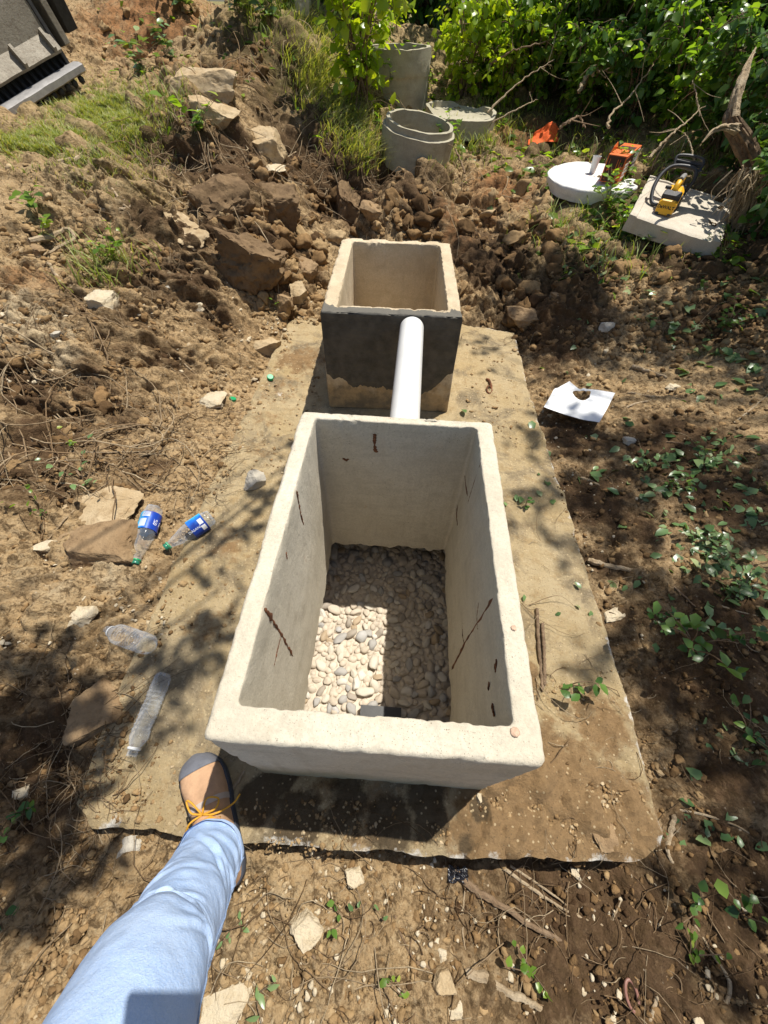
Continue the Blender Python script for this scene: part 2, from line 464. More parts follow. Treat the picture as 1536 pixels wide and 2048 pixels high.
def concrete(name, a, b_, stain, pores=1.0, moss=0, coat=None, mud=0):
    m, t, b = newmat(name, .9, .2)
    c = coord(t)
    n1 = noise(t, c, 3.0, 5, .6); n2 = noise(t, c, 16, 6, .65); n3 = noise(t, c, 160, 4, .7)
    col = mix(t, ramp(t, n1, [(.35, 0), (.65, 1)]), a, b_)
    col = mix(t, ramp(t, n2, [(.5, 0), (.72, .65)]), col, stain)
    col = mix(t, ramp(t, n3, [(.35, .35), (.6, 0)]), col, tuple(x * .6 for x in a))
    if pores:
        big = ramp(t, noise(t, c, 5, 3), [(.38, .25), (.62, 1)])
        for sc_, thr, rad_ in ((120, .70, .17), (260, .55, .22)):
            v = voro(t, c, sc_); s = voro(t, c, sc_, "Color")
            p = mth(t, 'MULTIPLY', mth(t, 'MULTIPLY', ramp(t, v, [(rad_ * .6, 1), (rad_ * 1.25, 0)]), ramp(t, s, [(thr, 0), (thr + .05, pores * .85)])), big)
            col = mix(t, p, col, (.16, .13, .09))
        mp = N(t, "ShaderNodeMapping"); mp.inputs["Scale"].default_value = (3, 3, 14); t.links.new(c, mp.inputs[0])
        col = mix(t, ramp(t, noise(t, mp.outputs[0], 1.6, 6, .7, .4), [(.50, 0), (.70, .5)]), col, tuple(x * .74 for x in a))
        mp2 = N(t, "ShaderNodeMapping"); mp2.inputs["Scale"].default_value = (22, 22, 1.6); t.links.new(c, mp2.inputs[0])
        col = mix(t, ramp(t, noise(t, mp2.outputs[0], 1.0, 5, .65), [(.56, 0), (.74, .35)]), col, (.40, .33, .23))
    if moss:
        sep = N(t, "ShaderNodeSeparateXYZ"); t.links.new(c, sep.inputs[0])
        mm = mth(t, 'MULTIPLY', ramp(t, mth(t, 'ADD', sep.outputs[2], mth(t, 'MULTIPLY', mth(t, 'SUBTRACT', n1, .5), .25)), [(.0, 1), (.17, 0)]), mth(t, 'MULTIPLY', attr(t, 'outside'), moss))
        col = mix(t, mm, col, (.20, .20, .075))
    rr = noise(t, c, 9, 5, .7)
    col = mix(t, ramp(t, rr, [(.66, 0), (.74, .45)]), col, (.42, .27, .16))
    if mud:
        sep = N(t, "ShaderNodeSeparateXYZ"); t.links.new(c, sep.inputs[0])
        mm = mth(t, 'MULTIPLY', ramp(t, mth(t, 'ADD', sep.outputs[2], mth(t, 'MULTIPLY', mth(t, 'SUBTRACT', n2, .5), .35)), [(.10, 1), (.20, 0)]), mth(t, 'MULTIPLY', attr(t, 'outside'), mud))
        col = mix(t, mm, col, mix(t, ramp(t, noise(t, c, 11, 5, .7), [(.4, 0), (.6, 1)]), (.36, .24, .11), (.12, .085, .045)))
    if coat:
        col = mix(t, ramp(t, mth(t, 'ADD', attr(t, "coat"), mth(t, 'MULTIPLY', mth(t, 'SUBTRACT', n2, .5), .8)), [(.42, 0), (.56, 1)]), col, coat)
    t.links.new(col, b.inputs["Base Color"])
    g = bump(t, b, noise(t, c, 60, 8, .75), .004, .7)
    if pores:
        g = bump(t, b, ramp(t, voro(t, c, 120), [(.06, 0), (.2, 1)]), .0012, .4, g)
    bump(t, b, n3, .0015, .6, g)
    return m
M_CONC = concrete("pale_concrete", (.57, .51, .395), (.66, .605, .49), (.48, .425, .33), 1.0, .55)
M_CONC2 = concrete("tan_concrete", (.52, .42, .28), (.64, .54, .39), (.46, .36, .235), .8, 0, (.135, .125, .105), .8)
M_RING = concrete("grey_concrete", (.36, .325, .235), (.47, .435, .33), (.27, .24, .165), .5)
M_LID = concrete("white_concrete", (.66, .65, .62), (.76, .75, .73), (.60, .58, .54), .3)
M_LIDP = concrete("plain_concrete", (.52, .46, .37), (.62, .56, .46), (.46, .41, .32), .5)

def slab_material():
    m, t, b = newmat("dirty_slab", .92, .2)
    c = coord(t)
    n1 = noise(t, c, 2.6, 6, .65); n2 = noise(t, c, 20, 6, .7); n3 = noise(t, c, 110, 5, .7)
    col = mix(t, ramp(t, n1, [(.35, 0), (.65, 1)]), (.40, .295, .15), (.46, .365, .22))
    col = mix(t, ramp(t, n2, [(.5, 0), (.66, .7)]), col, (.33, .225, .105))
    col = mix(t, ramp(t, noise(t, c, 5, 6, .7, .6), [(.50, 0), (.63, .85)]), col, (.19, .15, .095))
    col = mix(t, ramp(t, n3, [(.55, 0), (.72, .55)]), col, (.58, .48, .33))
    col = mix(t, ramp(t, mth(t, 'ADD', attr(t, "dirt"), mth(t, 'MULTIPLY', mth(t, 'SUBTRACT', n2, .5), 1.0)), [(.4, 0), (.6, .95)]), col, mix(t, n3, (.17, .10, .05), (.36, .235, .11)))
    col = mix(t, ramp(t, mth(t, 'ADD', attr(t, "shade_dirt"), mth(t, 'MULTIPLY', mth(t, 'SUBTRACT', n2, .5), 1.0)), [(.4, 0), (.6, .92)]), col, mix(t, n3, (.05, .038, .022), (.13, .09, .05)))  # dark dirt tone that also paints in the larger box's shadow
    col = mix(t, ramp(t, mth(t, 'ADD', attr(t, "edge"), mth(t, 'MULTIPLY', mth(t, 'SUBTRACT', n2, .5), 1.4)), [(.45, 0), (.62, .9)]), col, (.66, .63, .56))
    t.links.new(col, b.inputs["Base Color"])
    gr = voro(t, c, 85); gs = voro(t, c, 85, "Color")
    col2 = mix(t, mth(t, 'MULTIPLY', ramp(t, gr, [(.18, 1), (.28, 0)]), ramp(t, gs, [(.62, 0), (.7, .75)])), col, (.60, .47, .28))
    col2 = mix(t, mth(t, 'MULTIPLY', ramp(t, voro(t, c, 140), [(.16, 1), (.26, 0)]), ramp(t, voro(t, c, 140, "Color"), [(.62, 0), (.7, .7)])), col2, (.12, .085, .05))
    t.links.new(col2, b.inputs["Base Color"])
    g = bump(t, b, noise(t, c, 40, 9, .78), .014, .9)
    bump(t, b, n3, .004, .8, g)
    return m
M_SLAB = slab_material()

def rock_material(name, a, b_, d, s=1.0):
    m, t, b = newmat(name, .9, .2)
    c = coord(t)
    n1 = noise(t, c, 6 * s, 6, .65, .4); n2 = noise(t, c, 30 * s, 6, .7)
    col = mix(t, ramp(t, n1, [(.35, 0), (.65, 1)]), a, b_)
    col = mix(t, ramp(t, n2, [(.5, 0), (.7, .75)]), col, d)
    t.links.new(col, b.inputs["Base Color"])
    g = bump(t, b, n2, .012, .8)
    bump(t, b, noise(t, c, 130 * s, 5, .7), .004, .7, g)
    return m
M_ROCK = [rock_material("tan_stone", (.40, .29, .16), (.52, .41, .26), (.26, .17, .085)),
          rock_material("brown_stone", (.24, .155, .08), (.36, .25, .14), (.12, .075, .04)),
          rock_material("pale_stone", (.52, .43, .29), (.60, .52, .38), (.40, .30, .17)),
          rock_material("white_stone", (.44, .40, .33), (.52, .48, .40), (.45, .40, .32)),
          rock_material("dark_soil_block", (.15, .095, .05), (.24, .16, .085), (.085, .052, .028))]

def leaf_material(name, stops, transl=.58, rough=.30):
    m, t, b = newmat(name, rough, .45)
    c = ramp(t, attr(t, "tint"), stops)
    t.links.new(c, b.inputs["Base Color"])
    tr = N(t, "ShaderNodeBsdfTranslucent")
    t.links.new(mix(t, 1.0, c, (1.35, 1.3, .35), 'MULTIPLY'), tr.inputs[0])
    mx = N(t, "ShaderNodeMixShader"); mx.inputs[0].default_value = transl
    out = [n for n in t.nodes if n.type == 'OUTPUT_MATERIAL'][0]
    t.links.new(b.outputs[0], mx.inputs[1]); t.links.new(tr.outputs[0], mx.inputs[2]); t.links.new(mx.outputs[0], out.inputs[0])
    return m
M_LEAF = leaf_material("green_leaf", [(0, (.07, .15, .025)), (.5, (.19, .33, .045)), (.85, (.33, .47, .07)), (1, (.45, .54, .11))])
M_LEAFD = leaf_material("deep_green_leaf", [(0, (.035, .09, .02)), (.6, (.10, .20, .038)), (1, (.21, .33, .06))], .35)
M_LEAFY = leaf_material("lime_leaf", [(0, (.18, .30, .02)), (.5, (.34, .46, .03)), (1, (.50, .56, .05))], .5)
M_LEAFP = leaf_material("wilting_leaf", [(0, (.07, .14, .05)), (.5, (.15, .25, .09)), (.9, (.26, .36, .15)), (1, (.36, .42, .2))], .3)
M_GRASS = leaf_material("grass_blade", [(0, (.12, .18, .03)), (.5, (.28, .35, .08)), (.8, (.42, .42, .17)), (1, (.55, .48, .26))], .4, .55)
M_ROOT = clod_material("root_fibre", [(0, (.10, .06, .03)), (.5, (.27, .18, .10)), (1, (.46, .36, .23))])
M_BARK = rock_material("bark", (.15, .10, .06), (.27, .19, .12), (.08, .05, .03), 2)
M_STICK = rock_material("dry_wood", (.38, .28, .17), (.50, .40, .27), (.25, .17, .09), 2.5)
M_STICKD = rock_material("brown_wood", (.22, .145, .085), (.33, .235, .15), (.13, .08, .045), 2.5)
# ------------------------------------------------------------------ the ground
def axis(lo, hi, fine, far_lo, far_hi):
    a = list(np.arange(lo, hi, fine)); s = fine; x = hi
    while x < far_hi:
        a.append(x); s = min(s * 1.045, max(.03, .06 * abs(x))); x += s
    s = fine; x = lo - fine
    while x > far_lo:
        a.insert(0, x); s = min(s * 1.045, max(.03, .06 * abs(x))); x -= s
    return np.array(a)
def blob(x, y, spots):
    r = np.zeros_like(x)
    for (u, v, s, a) in spots:
        p = og(u, v); d2 = ((x - p[0]) ** 2 + (y - p[1]) ** 2) / s ** 2
        r = np.maximum(r, a * np.exp(-d2))
    return r
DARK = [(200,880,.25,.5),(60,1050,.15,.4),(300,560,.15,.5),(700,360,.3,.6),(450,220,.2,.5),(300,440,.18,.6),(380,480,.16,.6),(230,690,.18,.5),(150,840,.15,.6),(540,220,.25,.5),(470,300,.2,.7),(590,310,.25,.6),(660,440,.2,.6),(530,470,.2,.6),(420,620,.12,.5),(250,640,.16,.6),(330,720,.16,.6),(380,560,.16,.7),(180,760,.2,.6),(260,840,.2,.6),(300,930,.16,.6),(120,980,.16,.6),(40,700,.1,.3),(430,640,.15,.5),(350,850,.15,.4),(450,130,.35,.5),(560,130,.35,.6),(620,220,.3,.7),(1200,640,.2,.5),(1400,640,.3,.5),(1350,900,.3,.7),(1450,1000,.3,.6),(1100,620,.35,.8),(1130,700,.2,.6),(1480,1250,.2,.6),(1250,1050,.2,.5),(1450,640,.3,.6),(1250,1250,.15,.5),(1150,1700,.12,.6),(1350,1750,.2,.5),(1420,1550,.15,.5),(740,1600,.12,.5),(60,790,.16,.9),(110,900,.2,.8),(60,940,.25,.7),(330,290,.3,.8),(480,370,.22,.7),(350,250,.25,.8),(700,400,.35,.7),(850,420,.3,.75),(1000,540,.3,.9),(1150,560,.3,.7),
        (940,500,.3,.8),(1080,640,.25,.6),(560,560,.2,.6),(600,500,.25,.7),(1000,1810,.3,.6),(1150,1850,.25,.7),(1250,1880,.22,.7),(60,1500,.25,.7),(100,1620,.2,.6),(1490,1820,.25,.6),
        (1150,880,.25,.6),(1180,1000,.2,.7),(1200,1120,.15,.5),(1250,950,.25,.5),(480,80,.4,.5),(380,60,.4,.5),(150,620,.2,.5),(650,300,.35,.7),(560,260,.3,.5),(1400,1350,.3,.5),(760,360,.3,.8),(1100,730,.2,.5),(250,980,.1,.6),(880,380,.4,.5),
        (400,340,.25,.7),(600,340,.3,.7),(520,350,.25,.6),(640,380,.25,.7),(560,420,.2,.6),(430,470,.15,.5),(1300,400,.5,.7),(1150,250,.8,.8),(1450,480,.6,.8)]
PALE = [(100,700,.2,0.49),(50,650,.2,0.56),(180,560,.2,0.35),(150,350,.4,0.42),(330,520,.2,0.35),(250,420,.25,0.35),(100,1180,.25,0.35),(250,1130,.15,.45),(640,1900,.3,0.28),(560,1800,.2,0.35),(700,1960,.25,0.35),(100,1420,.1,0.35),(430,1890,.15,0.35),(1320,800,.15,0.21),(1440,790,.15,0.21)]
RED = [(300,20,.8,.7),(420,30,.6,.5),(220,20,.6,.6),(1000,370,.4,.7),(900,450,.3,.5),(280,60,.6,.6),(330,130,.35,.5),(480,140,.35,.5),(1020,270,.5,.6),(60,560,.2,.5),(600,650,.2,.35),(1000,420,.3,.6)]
GRN = [(200,225,.4,.75),(60,285,.25,.6),(150,260,.4,.5),(640,170,.5,.5),(1250,430,.4,.5),(1150,520,.25,.3),(660,60,.9,.6),(720,200,.4,.5),(1000,150,1.3,.5),(230,340,.3,.3)]
def clodiness(x, y):
    c = .42 + .5 * smooth(2.2, 2.7, y) + .35 * smooth(-.5, -.9, x) * smooth(.8, 1.3, y)
    c = c - .25 * smooth(1.1, 1.6, x) * smooth(2.6, 2.0, y)
    c = c * (1 - .6 * blob(x, y, [(200,225,.5,1), (1230,430,.35,.6), (640,1900,.35,.4), (100,680,.3,.6)]))
    return np.clip(c + .25 * fbm(x * 1.7, y * 1.7, 2, 77), .12, 1)
def make_ground():
    X = np.concatenate([axis(-3.0, -1.55, .016, -70, -1.56), np.arange(-1.55, 1.75, .0072), axis(1.76, 3.0, .015, 1.75, 70)])
    Y = np.concatenate([axis(-.75, -.6, .0072, -40, -.61), np.arange(-.6, 2.9, .0072), axis(2.91, 5.6, .014, 2.9, 110)])
    x, y = np.meshgrid(X, Y); sh = x.shape
    x = x.ravel(); y = y.ravel(); dx_ = np.zeros_like(x); dy_ = np.zeros_like(x)
    h = np.empty_like(x); at = {k: np.empty_like(x) for k in ("dark", "pale", "red", "grn")}
    for i in range(0, len(x), 200000):
        s = slice(i, i + 200000); a = x[s]; b = y[s]
        hh = bil(HG, HX[0], HY[0], .02, a, b)
        near = np.exp(-np.maximum(0, np.hypot(a, b - 2) - 5) / 3)
        k = np.clip(clodiness(a, b) * 1.25, .15, 1.15)
        gx_ = (bil(HG, HX[0], HY[0], .02, a + .04, b) - bil(HG, HX[0], HY[0], .02, a - .04, b)) / .08
        gy_ = (bil(HG, HX[0], HY[0], .02, a, b + .04) - bil(HG, HX[0], HY[0], .02, a, b - .04)) / .08
        nz_ = 1 / np.sqrt(1 + gx_ ** 2 + gy_ ** 2)
        a0, b0 = a, b
        a = a + .55 * hh; b = b + .75 * hh              # lumps keep their size on steep faces
        wx = a + .02 * vn(a * 9, b * 9, 5); wy = b + .02 * vn(a * 9, b * 9, 6)
        lump = clods(wx, wy, .30, .45, 31) * .40 * smooth(.55, .95, k) + clods(wx, wy, .13, .6, 41) * .75 * smooth(.3, .8, k)
        fin_ = smooth(3.15, 2.8, b0) * smooth(-1.75, -1.5, a0) * smooth(1.95, 1.7, a0)     # the smallest grain only where the sheet is fine enough
        lump += clods(wx, wy, .062, .75, 51) * .9 * k * (.45 + .55 * fin_) + clods(a, b, .030, .8, 61) * 1.25 * (.25 + .75 * k) * fin_
        fine = .013 * k * fbm(a * 22, b * 22, 4, 71, .62) * (.35 + .65 * fin_) + .006 * fbm(a * 60, b * 60, 2, 75) * fin_
        rid = -.030 * (.5 + .5 * fin_) * k * smooth(.75, 1.0, 1 - np.abs(fbm(a * 5, b * 5, 3, 81)))      # cracks and gaps between lumps
        rough = (lump + fine + rid) * near
        a, b = a0, b0
        d = dist_edge(SLAB, a, b)
        rough *= .25 + .75 * smooth(-.02, .12, d)
        tl_ = smooth(.1, .4, d)
        dx_[s] = -gx_ * nz_ * rough * tl_; dy_[s] = -gy_ * nz_ * rough * tl_
        hh = slab_cut(hh + rough * (1 - tl_ * (1 - nz_)), a, b)
        pit = smooth(.06, -.06, np.maximum(np.abs(a - .27) - .48, np.abs(b - .45) - .72))
        hh = hh - .34 * pit * (d < -.03)
        h[s] = hh
        lown = .35 * fbm(a * 1.3, b * 1.3, 4, 91)
        slope = 0
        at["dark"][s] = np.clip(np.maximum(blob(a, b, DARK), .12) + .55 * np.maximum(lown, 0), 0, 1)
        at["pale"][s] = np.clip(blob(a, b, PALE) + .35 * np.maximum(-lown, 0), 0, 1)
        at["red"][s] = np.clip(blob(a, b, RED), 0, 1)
        far = smooth(6.5, 8.5, np.hypot(a, b - 1))
        at["grn"][s] = np.clip(np.maximum(blob(a, b, GRN), far), 0, 1)
    V = np.stack([x + dx_, y + dy_, h], -1)
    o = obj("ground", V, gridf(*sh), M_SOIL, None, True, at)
    return tag(o, "dug and trampled clay soil around the concrete slab", "ground", None, "structure")
DARK = [(u, v, s, min(1, a * 1.3) if (v < 480 and u < 800) or u > 1020 else a) for u, v, s, a in DARK]  # right-hand spots also paint the tree shade into the soil colour
make_ground()

# ------------------------------------------------------------------ the slab with its hole
HOLE = (.022, .522, .03, .812)
def make_slab():
    r = np.random.default_rng(3)
    # outline with a broken wobble
    pts = []
    n = len(SLAB)
    for i in range(n):
        a = SLAB[i]; b = SLAB[(i + 1) % n]; m = max(2, int(np.hypot(*(b - a)) / .012))
        for t in np.arange(m) / m: pts.append(a + (b - a) * t)
    P = np.array(pts); c = np.array([.25, 1.1])
    d = P - c; L = np.hypot(d[:, 0], d[:, 1])
    w = .005 * fbm(P[:, 0] * 9, P[:, 1] * 9, 4, 5, .6) + .004 * np.minimum(0, fbm(P[:, 0] * 30, P[:, 1] * 30, 3, 8))
    P = P + d / L[:, None] * w[:, None]
    X = np.arange(-.50, 1.02, .0085); Y = np.arange(-.18, 2.40, .0085)
    x, y = np.meshgrid(X, Y)
    dd = dist_edge(P[::2], x, y)
    # snap the border vertices on to the outline
    inn = dd < .0006
    hole = (x > HOLE[0]) & (x < HOLE[1]) & (y > HOLE[2]) & (y < HOLE[3])
    cell = inn[:-1, :-1] & inn[1:, :-1] & inn[:-1, 1:] & inn[1:, 1:]
    hc = hole[:-1, :-1] & hole[1:, 1:]
    cell &= ~hc
    F = gridf(*x.shape).reshape(x.shape[0] - 1, x.shape[1] - 1, 4)[cell]
    used = np.unique(F); idx = -np.ones(x.size, int); idx[used] = np.arange(len(used)); F = idx[F]
    x = x.ravel()[used]; y = y.ravel()[used]; dd = dd.ravel()[used]
    # boundary edges
    E = np.concatenate([F[:, [0, 1]], F[:, [1, 2]], F[:, [2, 3]], F[:, [3, 0]]])
    key = np.sort(E, 1); kk = key[:, 0] * len(x) + key[:, 1]
    u, inv, cnt = np.unique(kk, return_inverse=True, return_counts=True)
    Bd = E[cnt[inv] == 1]
    bv = np.unique(Bd)
    holev = (x > HOLE[0] - .03) & (x < HOLE[1] + .03) & (y > HOLE[2] - .03) & (y < HOLE[3] + .03)
    outer = bv[~holev[bv]]
    for i in outer:
        k = np.argmin((P[:, 0] - x[i]) ** 2 + (P[:, 1] - y[i]) ** 2); x[i], y[i] = P[k]
    z = .0035 * fbm(x * 14, y * 14, 4, 15) + .0018 * fbm(x * 60, y * 60, 3, 25)
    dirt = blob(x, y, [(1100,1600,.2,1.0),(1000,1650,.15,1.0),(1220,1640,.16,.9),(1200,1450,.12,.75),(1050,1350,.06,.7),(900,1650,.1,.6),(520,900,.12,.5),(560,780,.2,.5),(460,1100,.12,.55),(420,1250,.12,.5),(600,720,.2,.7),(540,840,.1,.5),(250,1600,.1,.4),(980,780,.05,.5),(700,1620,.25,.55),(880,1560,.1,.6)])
    shade_dirt = blob(x, y, [(520,1600,.07,.9),(600,1640,.07,1.0),(690,1630,.07,.8),(780,1650,.07,1.0),(860,1640,.06,.9),(960,1620,.035,.9),(560,1560,.05,.8),(700,1590,.06,.9),(850,1600,.06,1.0),(930,1690,.03,.7),(1050,1430,.03,.7),(1010,1190,.03,.6),(500,1590,.04,.9)])  # larger box's front shadow deepened in the colour, mixed with dark dirt
    z += dirt * 1.15 * (.004 + clods(x, y, .075, .6, 3) * .45 + clods(x, y, .042, .75, 6) * .6 + clods(x, y, .023, .85, 9) * .8 + .006 * fbm(x * 35, y * 35, 3, 33, .6))
    z -= .006 * smooth(.015, .0, -dd)
    edge = smooth(.035, .0, -dd) * .50 * smooth(-.2, .2, x * .6 + .3 * fbm(x * 3, y * 3, 2, 3))
    edge = np.maximum(edge, blob(x, y, [(150,1640,.035,.9), (230,1650,.03,.7),(510,960,.04,.6),(560,790,.04,.5)]))
    V = np.stack([x, y, z], -1); n0 = len(V)
    depth = np.full(n0, -.15); depth[~holev] = -.062 - .01 * np.abs(vn(x[~holev] * 20, y[~holev] * 20, 4))
    Vb = V[bv].copy(); Vb[:, 2] = depth[bv]
    inw = np.where(holev[bv], 0, .012)
    Vb[:, 0] += (c[0] - Vb[:, 0]) * inw; Vb[:, 1] += (c[1] - Vb[:, 1]) * inw
    m = -np.ones(n0, int); m[bv] = n0 + np.arange(len(bv))
    S = np.stack([Bd[:, 1], Bd[:, 0], m[Bd[:, 0]], m[Bd[:, 1]]], -1)
    VV = np.concatenate([V, Vb])
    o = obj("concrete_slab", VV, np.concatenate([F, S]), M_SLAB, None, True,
            dict(dirt=np.concatenate([dirt, dirt[bv]]), edge=np.concatenate([edge, edge[bv] * .7]), shade_dirt=np.concatenate([shade_dirt, shade_dirt[bv]])), 50)
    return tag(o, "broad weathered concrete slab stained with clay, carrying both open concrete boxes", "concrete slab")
make_slab()

# ------------------------------------------------------------------ the two concrete boxes
def rect_ring(x0, x1, y0, y1, r, n, m=5):
    """closed ring of points on a rectangle with rounded corners"""
    out = []
    cs = [((x1 - r, y0 + r), -90), ((x1 - r, y1 - r), 0), ((x0 + r, y1 - r), 90), ((x0 + r, y0 + r), 180)]
    for k in range(4):
        (cx, cy), a0 = cs[k]
        for a in np.linspace(a0, a0 + 90, m): out.append((cx + r * math.cos(math.radians(a)), cy + r * math.sin(math.radians(a))))
        (nx, ny), b0 = cs[(k + 1) % 4]
        p = np.array(out[-1]); q = np.array((nx + r * math.cos(math.radians(b0)), ny + r * math.sin(math.radians(b0))))
        for t in np.arange(1, n) / n: out.append(tuple(p + (q - p) * t))
    return np.array(out)
def box_body(name, w, l, h, t, bot, zin, mat, parent, seed, chip=1.0, coatf=None, n=70, sag=0):
    """an open box: wall thickness t=(left,right,front,back), bot = how far the foot stands in, zin = bottom of the inside"""
    tl, tr, tf, tb = t; bl, br, bf, bb = bot
    prof = []      # (outer->inner fraction, z, outset for the bevel)
    ob = .010
    for z in np.concatenate([[zin], np.linspace(.0, h - ob, 24)]): prof.append((0, max(z, zin), 0))
    for a in (25, 50, 70, 90): prof.append((0, h - ob + ob * math.sin(math.radians(a)), ob * (1 - math.cos(math.radians(a)))))
    for f in (.3, .5, .7): prof.append((f, h, 0))
    ib = .005
    for a in (90, 60, 30, 0): prof.append((1, h - ib + ib * math.sin(math.radians(a)), -ib * (1 - math.cos(math.radians(a)))))
    for z in np.linspace(h - .02, zin, 22): prof.append((1, z, 0))
    rings = []
    for f, z, off in prof:
        k = min(1, max(0, 1 - z / h)) if z > 0 else 1
        xo0, xo1, yo0, yo1 = bl * k, w - br * k, bf * k, l - bb * k
        if f == 0:
            x0, x1, y0, y1, r = xo0 + off, xo1 - off, yo0 + off, yo1 - off, .013
        else:
            xi0, xi1, yi0, yi1 = tl, w - tr, tf, l - tb
            if f == 1: x0, x1, y0, y1, r = xi0 + off, xi1 - off, yi0 + off, yi1 - off, .010
            else: x0, x1, y0, y1, r = xi0 * f, w - (w - xi1) * f, yi0 * f, l - (l - yi1) * f, .012
        rg = rect_ring(x0, x1, y0, y1, r, n)
        rings.append(np.column_stack([rg, np.full(len(rg), z)]))
    R = np.array(rings); m, k = R.shape[:2]
    V = R.reshape(-1, 3)
    i = np.arange(m - 1)[:, None] * k; j = np.arange(k)[None]; j2 = (j + 1) % k
    F = np.stack([i + j, i + j2, i + k + j2, i + k + j], -1).reshape(-1, 4)
    # floor ring closes the foot between outside and inside
    F2 = np.stack([(m - 1) * k + j[0], (m - 1) * k + j2[0], j2[0], j[0]], -1)
    F = np.concatenate([F, F2])
    me = mesh_np(name, V, F)
    nr = np.empty(len(V) * 3, np.float32); me.vertices.foreach_get("normal", nr) if False else me.vertex_normals.foreach_get("vector", nr)
    nr = nr.reshape(-1, 3)
    pz = np.array([p[1] for p in prof]); fr = np.array([p[0] for p in prof])
    zz = np.repeat(pz, k); ff = np.repeat(fr, k)
    edge = np.exp(-((zz - h) / .012) ** 2)
    d = .0008 * fbm3(V, 9, 4, seed) + .0007 * fbm3(V, 60, 3, seed + 9)
    cn = fbm3(V, 24, 4, seed + 20, .6)
    d -= chip * edge * (.011 * smooth(.12, .6, cn) + .004 * np.abs(fbm3(V, 75, 3, seed + 30)))
    d -= .003 * smooth(.35, .8, fbm3(V, 30, 3, seed + 40)) * (1 - edge)
    V2 = V + nr * d[:, None]
    if sag:                                  # ragged foot of the inner walls
        low = (ff == 1) & (zz < zin + .05)
        V2[low, 2] += .02 * fbm3(V[low], 22, 3, seed + 50)
    me.vertices.foreach_set("co", V2.astype(np.float32).ravel()); me.update()
    at = me.attributes.new('outside', 'FLOAT', 'POINT'); at.data.foreach_set('value', (ff < .5).astype(np.float32))
    if coatf is not None:
        at = me.attributes.new("coat", 'FLOAT', 'POINT'); at.data.foreach_set("value", coatf(V2, ff).astype(np.float32))
    me.set_sharp_from_angle(angle=math.radians(48))
    return link(name, me, mat, parent)

B1W, B1L, B1H = .5469, .8295, .4791
B1T = (.0443, .0463, .0549, .0316)
box1 = empty("concrete_box", (0, 0, 0), "larger open concrete box with river pebbles inside, nearest the boot", "concrete box", "open concrete boxes on the slab")
box_body("body", B1W, B1L, B1H, B1T, (-.012, -.008, -.005, .0), -.155, M_CONC, box1, 100, .28, None, 80, 1)

M_RUST, _t, _b = newmat("rust", .85, .3)
_c = coord(_t); _n = noise(_t, _c, 60, 6, .7)
_t.links.new(ramp(_t, _n, [(.3, (.05, .022, .012)), (.55, (.17, .065, .028)), (.75, (.34, .15, .07))]), _b.inputs["Base Color"])
bump(_t, _b, noise(_t, _c, 180, 4), .004, .9)
def rebar(pix, plane, rad, parent=box1, seed=0, base=None, name="rusty_rebar", mat=None):
    """corroded bar showing through a wall: a knobbly ragged strip half sunk in the concrete"""
    r = np.random.default_rng(seed)
    P = []
    for u, v in pix:
        P.append({'L': lambda: at_x(u, v, B1T[0]), 'R': lambda: at_x(u, v, B1W - B1T[1]), 'B': lambda: at_y(u, v, B1L - B1T[3]), 'T': lambda: at_z(u, v, B1H)}[plane]())
    P = spline(P, 30); n = len(P)
    P += r.normal(0, rad * .16, P.shape)
    R = rad * (.35 + .75 * np.abs(r.normal(.6, .35, n))); R[0] *= .3; R[-1] *= .3
    V, F, C = tube(P, R, 7)
    ax = {'L': 0, 'R': 0, 'B': 1, 'T': 2}[plane]
    c0 = np.mean(P[:, ax]); V[:, ax] = c0 + (V[:, ax] - c0) * .45
    o = obj(name, V, [F, C], mat or M_RUST, parent, True)
    return o
k = 0
for pix, pl, rad in [([(530,1216),(548,1245),(566,1275),(586,1312)],'L',.0042), ([(562,1268),(555,1300),(548,1333)],'L',.0026), ([(593,980),(600,1020),(607,1050)],'L',.0032), ([(572,1105),(574,1118)],'L',.0022),
                     ([(985,1197),(965,1230),(938,1272),(918,1310),(903,1340)],'R',.0038), ([(957,1205),(954,1235),(956,1260)],'R',.0016), ([(926,1245),(925,1270),(929,1290)],'R',.0014), ([(932,925),(930,955),(935,992)],'R',.0026),
                     ([(915,1008),(913,1030),(915,1052)],'R',.0026), ([(962,925),(948,965),(935,1008)],'R',.0014), ([(994,1320),(990,1342)],'R',.0045), ([(978,1365),(977,1378)],'R',.003), ([(984,1408),(988,1432)],'R',.003),
                     ([(750,868),(749,885),(751,905)],'B',.004), ([(686,917),(692,920),(697,918)],'B',.003)]:
    rebar(pix, pl, rad * 1.3, box1, 400 + k); k += 1
M_RUSTL = plain('rust_stain', (.50, .34, .24), .9, .2, .3, 120, .0006)
for (u, v, s) in [(1030,1464,.0075), (1027,1256,.005)]:
    c = at_z(u, v, B1H)
    V, F = ico(3); V = V * np.array([s, s, .0010]) * (1 + .25 * fbm3(V, 2.5, 2, int(u)))[:, None] + np.array([c[0], c[1], B1H + .0004])
    obj("rust_spot", V, F, M_RUSTL, box1)

